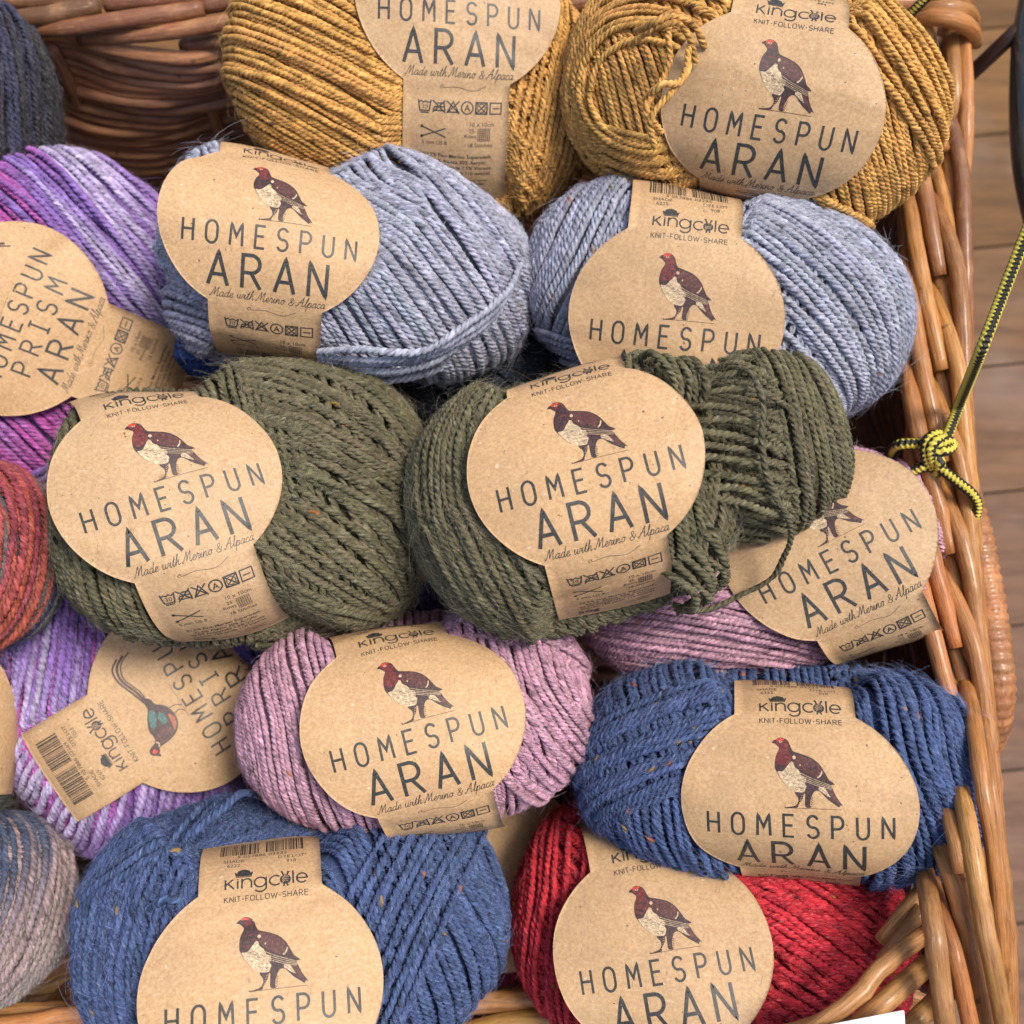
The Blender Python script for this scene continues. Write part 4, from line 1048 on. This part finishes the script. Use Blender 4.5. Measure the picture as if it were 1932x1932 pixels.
for ye in range(300, 1500, 175):
    border_rod([(1742 + drift(ye - 200), ye - 300, rimh(ye - 300) - 26), (1758 + drift(ye - 150), ye - 190, rimh(ye - 190) - 9), (1782 + drift(ye - 60), ye - 70, rimh(ye - 70) - 4), (1796 + drift(ye + 40), ye + 60, rimh(ye + 60) - 4), (1803 + drift(ye + 160), ye + 200, rimh(ye + 200) - 9), (1800 + drift(ye + 240), ye + 290, rimh(ye + 290) - 18)], [3.6, 4.2, 3.8], SIDE)
border_rod([(1790, 40, rimh(50) - 4), (1797, 100, rimh(100) - 2), (1800, 170, rimh(170) - 3), (1798, 240, rimh(240) - 9)], [4.6, 4.2], SIDE)
border_rod([(1812, 40, rimh(50) - 6), (1820, 130, rimh(130) - 3), (1823, 240, rimh(240) - 4), (1818, 330, rimh(330) - 10)], [4.2, 4.0], SIDE)
# front right corner: long rods running out of the picture
for pts, r in (([(1728, 1480, -60), (1740, 1590, -24), (1747, 1660, 0), (1758, 1748, 22), (1773, 1864, 24), (1790, 1980, 20)], [4.6, 5.0, 5.2]),
               ([(1755, 1500, -30), (1772, 1590, 0), (1783, 1625, 8), (1808, 1704, 13), (1837, 1821, 14), (1862, 1960, 12)], [4.2, 4.6]),
               ([(1752, 1620, -25), (1766, 1690, 4), (1780, 1735, 12), (1805, 1821, 19), (1836, 1960, 18)], [3.8, 4.4]),
               ([(1796, 1380, -40), (1812, 1490, 0), (1824, 1540, 11), (1840, 1631, 18), (1860, 1748, 22), (1878, 1835, 24), (1898, 1960, 20)], [4.6, 5.0, 5.0]),
               ([(1818, 1270, -40), (1838, 1385, -4), (1854, 1485, 8), (1872, 1602, 11), (1884, 1718, 12), (1892, 1830, 8)], [4.4, 4.6, 3.6]),
               ([(1800, 1560, -20), (1818, 1660, -2), (1848, 1790, 4), (1874, 1960, 2)], [3.8, 4.2]),
               ([(1850, 1360, -20), (1866, 1456, -4), (1878, 1560, 0), (1893, 1700, 2), (1903, 1880, 4), (1906, 1970, 2)], [3.8, 4.2]),
               ([(1770, 1440, -20), (1786, 1510, 0), (1803, 1582, 12), (1816, 1648, 16)], [4.2, 4.6])):
    border_rod(pts, [q * .86 for q in r], SIDE if r[0] < 4.5 else FRONT)
for pts, r in (([(1500, 1956, 18), (1557, 1924, 20), (1615, 1882, 18), (1673, 1822, 14), (1745, 1762, 6)], [3.8, 4.4, 4.4]),
               ([(1600, 1960, 12), (1641, 1911, 14), (1688, 1870, 12), (1750, 1818, 4)], [5.0, 5.4]),
               ([(1662, 1775, -14), (1697, 1731, -12), (1740, 1676, -12)], [4.0, 4.0]), ([(1664, 1815, -8), (1697, 1773, -8), (1740, 1712, -8)], [4.0, 4.0]),
               ([(1690, 1960, 6), (1716, 1930, 8), (1765, 1888, 2)], [4.8, 5.2]), ([(1560, 1975, 4), (1610, 1935, 6), (1650, 1912, 4)], [4.0, 4.2])):
    border_rod(pts, [q * .9 for q in r], FRONT)
# front rim, dipping towards the middle
for pts, r in (([(-80, 1938, -52), (60, 1928, -50), (200, 1910, -54), (330, 1898, -66)], [4.8, 5.2]), ([(-80, 1908, -62), (40, 1906, -60), (130, 1903, -64), (240, 1902, -74)], [4.0, 4.0]),
               ([(240, 1940, -66), (420, 1930, -66), (700, 1906, -68), (900, 1892, -66), (1060, 1890, -66), (1220, 1900, -70)], [4.6, 6.0, 5.4]),
               ([(820, 1966, -62), (1000, 1926, -60), (1200, 1930, -54), (1400, 1945, -36)], [5.6, 5.8]), ([(-80, 1972, -48), (100, 1954, -48), (300, 1950, -52), (600, 1960, -60)], [5.2, 5.6]),
               ([(1240, 1990, -40), (1380, 1972, -14), (1520, 1946, 4), (1600, 1916, 6)], [4.6, 5.0])):
    border_rod(pts, r, FRONT)
# back rim
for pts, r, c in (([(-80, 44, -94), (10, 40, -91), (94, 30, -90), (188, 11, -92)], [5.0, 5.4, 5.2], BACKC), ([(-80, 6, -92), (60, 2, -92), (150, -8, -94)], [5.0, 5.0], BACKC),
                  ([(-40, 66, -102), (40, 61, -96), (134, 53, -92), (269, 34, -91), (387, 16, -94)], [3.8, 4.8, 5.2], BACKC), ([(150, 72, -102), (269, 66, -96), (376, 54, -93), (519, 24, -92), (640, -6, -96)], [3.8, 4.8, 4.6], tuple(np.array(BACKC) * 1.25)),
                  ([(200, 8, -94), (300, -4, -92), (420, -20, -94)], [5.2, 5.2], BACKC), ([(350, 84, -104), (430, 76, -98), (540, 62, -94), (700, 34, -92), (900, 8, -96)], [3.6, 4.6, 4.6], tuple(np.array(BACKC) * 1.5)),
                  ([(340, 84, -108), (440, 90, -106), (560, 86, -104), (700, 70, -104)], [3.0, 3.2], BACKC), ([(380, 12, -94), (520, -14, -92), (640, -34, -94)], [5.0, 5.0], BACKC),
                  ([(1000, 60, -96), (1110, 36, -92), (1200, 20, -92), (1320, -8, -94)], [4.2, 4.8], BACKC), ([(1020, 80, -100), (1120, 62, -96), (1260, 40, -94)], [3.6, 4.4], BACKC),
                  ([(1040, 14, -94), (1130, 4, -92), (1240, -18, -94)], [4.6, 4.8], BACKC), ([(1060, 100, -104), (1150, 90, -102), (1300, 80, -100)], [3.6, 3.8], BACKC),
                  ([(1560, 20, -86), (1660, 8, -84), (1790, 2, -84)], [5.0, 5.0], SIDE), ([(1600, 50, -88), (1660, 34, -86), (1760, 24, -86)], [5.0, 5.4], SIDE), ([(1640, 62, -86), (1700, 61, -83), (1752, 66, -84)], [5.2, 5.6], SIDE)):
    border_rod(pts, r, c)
# the wrapped corner
tb = Tubes()
rod(tb, [(1700, 52, -92), (1730, 40, -82), (1765, 33, -76), (1805, 38, -76), (1834, 56, -84), (1840, 84, -98)], [2.5, 4.2, 5.0, 4.6, 3.6], SIDE)
rod(tb, [(1722, 22, -88), (1760, 14, -80), (1800, 14, -80), (1828, 26, -88), (1838, 50, -102)], [3.2, 4.8, 4.8, 3.6], SIDE)
rod(tb, [(1716, 2, -88), (1760, -6, -80), (1800, -6, -80), (1826, 6, -88)], [3.2, 5.0, 4.8, 3.6], SIDE)
tb.build('corner_wrap', WILLOW, basket)

# walls: weavers bent in front of and behind upright stakes. Corners of the rim in world coordinates
def wall(name, A, Bp, depth, lean, col, step_px, rad, inward, stakes, n_rows, wave=.0048):
    """A-B: ends of the wall's top edge (world, m); rows go down by depth; `lean` moves the foot inward"""
    tb = Tubes(); L = np.linalg.norm(Bp - A); e = (Bp - A) / L
    for i in range(n_rows):
        f = i / (n_rows - 1); zoff = -depth * f
        n = int(L / .006); t = np.linspace(0, 1, n)
        ph = RR.normal(0, .06) + i * .055
        w = np.sin(math.pi * (t * stakes + ph)) + .12 * np.sin(3.1 * math.pi * (t * stakes + ph))
        P = A + e * (t * L)[:, None] + inward * (lean * f + wave * w[:, None]) + np.array([0, 0, 1.0]) * (zoff + .0011 * np.cos(2 * math.pi * t * stakes * .5 + i))[:, None]
        rod(tb, P[::3], [rad * RR.uniform(.86, 1.12)], col, px=False, sides=8, knots=False)
    for k in range(stakes + 1):
        for s in (0.5,):
            t = (k + s) / stakes
            if t > 1: continue
            Q = A + e * t * L
            rod(tb, [Q + inward * (lean * g) + np.array([0, 0, -depth * g]) for g in (0, .33, .66, 1)], [3.0, 3.2], col, px=False, sides=8)
    # weavers and stakes of this wall go into one mesh
    o = tb.build(name, WILLOW, basket); return o
zr = W(966, 60, -66)[2]
TL, TR = W(-300, 88, -106), W(1800, 88, -106)
TL[2] = TR[2] = min(TL[2], TR[2])
wall('back_wall', TL, TR, .19, .018, (.46, .205, .10), 17, 3.0, np.array([0, -1.0, 0]), 8, 44, .006)
BL, BR_ = W(-300, 1932, -84), W(1850, 1932, -84); BL[2] = BR_[2]
wall('front_wall', BL, BR_, .15, .034, FRONT, 17, 2.35, np.array([0, 1.0, 0]), 9, 40)
RT, RB = W(1796, 40, -108), W(1852, 1900, -16)
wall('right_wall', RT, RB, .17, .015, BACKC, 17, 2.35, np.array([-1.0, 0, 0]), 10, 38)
LT, LB = W(-300, 40, -106), W(-300, 1900, -84)
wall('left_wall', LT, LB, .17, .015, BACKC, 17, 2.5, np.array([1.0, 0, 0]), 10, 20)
# base of the basket
zb = min(TL[2], BL[2]) - .15
tb = Tubes()
x0, x1, y0, y1 = TL[0], TR[0], BL[1], TL[1]
n = 0
y = y0 - .01
while y < y1 + .02:
    t = np.linspace(0, 1, 60); P = np.stack([x0 + (x1 - x0) * t, np.full(60, y), zb + .004 * np.sin(math.pi * (t * 12 + n))], 1)
    rod(tb, P[::2], [2.6], BACKC, px=False, sides=6, knots=False); y += .0048; n += 1  # dark tone puts the shade between the balls into the base rods
tb.build('base', WILLOW, basket)
# the wrapped carrying loop on the outside of the right wall
tb = Tubes()
C = np.array([W(*p) for p in [(1815, 930, -62), (1838, 1010, -56), (1856, 1100, -50), (1870, 1190, -46), (1879, 1270, -44), (1878, 1330, -46), (1866, 1385, -54), (1845, 1420, -66), (1815, 1440, -80)]])
C = catmull(C, 10); C, u = resample(C, .0009)
c = np.array((.34, .135, .045))[None, :] * (1 + .22 * vary(len(C), RR, 5))[:, None]
Rr = .0060 * (1 + .13 * np.abs(np.sin(u / .0036 * math.pi)) + .02 * vary(len(u), RR, 8))
tb.add(C, transport(C), Rr, rprof(16), 0, np.clip(c, .01, .8), ucoord=u * 1000 * 4)
tb.build('handle', WILLOW, basket)

# ------------------------------------------------------------------ cord, stand, card, floor
CORD = cord_material()
def cord_part(name, pts, parent=None, rad=1.95, psi=0.0):
    P = np.array([W(*p) for p in pts]); P = catmull(P, 10); P, u = resample(P, .0005)
    N = transport(P); tb = Tubes()
    R = rad * .001 * (1 + .025 * np.sin(u * 1000 * 2 * math.pi / 1.5))
    Pq = np.vstack([P[:1], P, P[-1:]]); Rq = np.concatenate([[1e-6], R, [1e-6]]); Nq = np.vstack([N[:1], N, N[-1:]])
    Pq[0] -= (P[1] - P[0]) * .02; Pq[-1] += (P[-1] - P[-2]) * .02
    tb.add(Pq, Nq, Rq, rprof(14), psi, (1, 1, 1), ucoord=np.concatenate([[0], u, [u[-1]]]) * 1000)
    return tb.build(name, CORD, parent)
zc = rimh(850) + 6
cord = tag(empty('tied_cord', Matrix.Identity(4)), 'black and yellow braided cord knotted round the right rim beside the mauve label', 'cord')
cord_part('long_end', [(1960, 380, 4), (1928, 461, 4), (1890, 560, 4), (1848, 669, 3), (1812, 758, zc + 3), (1786, 826, zc + 3), (1776, 850, zc - 1)], cord)
cord_part('wrap', [(1678, 872, zc - 18), (1688, 846, zc - 6), (1704, 838, zc - 1), (1742, 838, zc), (1770, 842, zc - 2)], cord, psi=.9)
cord_part('wrap', [(1690, 930, zc - 16), (1710, 900, zc - 5), (1730, 886, zc - 1), (1752, 876, zc + 1), (1768, 868, zc)], cord, psi=.4)
cord_part('tail', [(1762, 876, zc), (1777, 886, zc + 4), (1809, 911, zc + 6), (1832, 930, zc + 6), (1843, 950, zc + 4), (1840, 974, zc + 1)], cord, psi=1.4)
cord_part('knot', [(1764, 888, zc - 1), (1750, 872, zc + 2), (1745, 850, zc + 4), (1750, 830, zc + 4), (1764, 820, zc + 3), (1778, 822, zc)], cord, psi=.5)
cord_part('knot', [(1766, 884, zc + 1), (1758, 866, zc + 4), (1756, 846, zc + 6), (1766, 832, zc + 6), (1780, 828, zc + 3)], cord, psi=.2)
cord_part('knot', [(1762, 856, zc + 4), (1776, 852, zc + 6), (1790, 849, zc + 5), (1797, 840, zc + 3), (1790, 832, zc + 4), (1774, 838, zc + 5), (1760, 842, zc + 4)], cord, psi=.8)
cord_part('knot', [(1764, 862, zc + 3), (1772, 870, zc + 5), (1772, 884, zc + 3), (1764, 894, zc - 1)], cord, rad=2.1, psi=1.9)
t2 = cord_part('cord', [(1690, 60, -86), (1700, 45, -78), (1722, 22, -72), (1748, -4, -66), (1780, -36, -60)], None, psi=.7)
tag(t2, 'short stretch of the same cord tied over the back corner of the basket', 'cord')

stand = tag(empty('metal_stand', Matrix.Identity(4)), 'dark painted metal stand of bent tube beside the back right corner', 'stand')
STEEL = simple_material('painted_steel', (.016, .022, .022), .2, 0.0, 60, .5, 1.0)
RUST = simple_material('brown_painted_steel', (.045, .022, .015), .4, 0.3, 60, .5, .1)
def pipe(name, pts, rad, mat, parent):
    P = catmull(np.array([W(*p) for p in pts]), 10); P, u = resample(P, .004); tb = Tubes()
    tb.add(P, transport(P), rad * .001, rprof(18), 0, (1, 1, 1), ucoord=u * 1000); return tb.build(name, mat, parent)
pipe('bent_tube', [(1965, -60, -96), (1941, 60, -96), (1934, 190, -96), (1940, 310, -96), (1960, 410, -96), (1990, 500, -96), (2030, 590, -96)], 6.3, STEEL, stand)
pipe('strut', [(1760, 200, -130), (1833, 138, -112), (1908, 68, -98), (1930, 48, -97)], 3.2, RUST, stand)

card = None
bm = bmesh.new()
cc = [W(1520, 1942, 26), W(1706, 1906, 27), W(1716, 2040, 33), W(1530, 2076, 32)]
nv = nrm(np.cross(cc[1] - cc[0], cc[3] - cc[0])) * .0008
vs = [bm.verts.new(tuple(p)) for p in cc] + [bm.verts.new(tuple(p + nv)) for p in cc]
for f in ((0, 1, 2, 3), (7, 6, 5, 4), (0, 4, 5, 1), (1, 5, 6, 2), (2, 6, 7, 3), (3, 7, 4, 0)): bm.faces.new([vs[i] for i in f])
bmesh.ops.recalc_face_normals(bm, faces=bm.faces[:])
bmesh.ops.bevel(bm, geom=bm.edges[:], offset=.0002, segments=2, affect='EDGES')
me = bpy.data.meshes.new('price_card'); bm.to_mesh(me); bm.free()
card = bpy.data.objects.new('price_card', me); COL.objects.link(card); me.materials.append(simple_material('white_card', (.78, .79, .80), .4, 0, 30, .03))
tag(card, 'corner of a white price card at the front rim', 'card')

# floor: wood planks far below the basket
zf = W(1880, 966, -330)[2]
bm_V = []; bm_F = []; bm_C = []; k = 0
fl_rng = np.random.default_rng(3)
rotf = math.radians(6)
cr, sr = math.cos(rotf), math.sin(rotf)
def floor_pt(a, b): return (a * cr - b * sr, a * sr + b * cr, zf)
PW = .083
ref = W(1880, 663, -330); v0 = -ref[0] * sr + ref[1] * cr
for i in range(-22, 23):
    a0 = -1.6 + fl_rng.uniform(0, .5)
    while a0 < 1.8:
        ln = fl_rng.uniform(.5, .9); lo, hi = v0 + i * PW + .0008, v0 + (i + 1) * PW - .0008
        q = [floor_pt(a0 + .001, lo), floor_pt(a0 + ln - .001, lo), floor_pt(a0 + ln - .001, hi), floor_pt(a0 + .001, hi)]
        base = len(bm_V); bm_V += q; bm_F.append([base, base + 1, base + 2, base + 3])
        t = np.clip((i + 2.5) / 4.0, 0, 1); col = np.array((.19, .108, .072)) * (1 - t) + np.array((.18, .092, .034)) * t  # sunlit warmth put into the plank colour towards the back
        bm_C += [col * fl_rng.uniform(.8, 1.15)] * 4; a0 += ln
pl = mesh_obj('floor', np.array(bm_V), np.array(bm_F), plank_material(), None, None, np.array(bm_C), smooth=False); tag(pl, kind='structure')
gv = np.array([(-6, -6, zf - .004), (6, -6, zf - .004), (6, 6, zf - .004), (-6, 6, zf - .004)])
g = mesh_obj('ground', gv, np.array([[0, 1, 2, 3]]), simple_material('dark_joint', (.03, .022, .018), .8), None, smooth=False); tag(g, kind='structure')
for o in list(bpy.data.objects):
    if o.type == 'MESH' and not o.data.materials: print('no material', o.name)
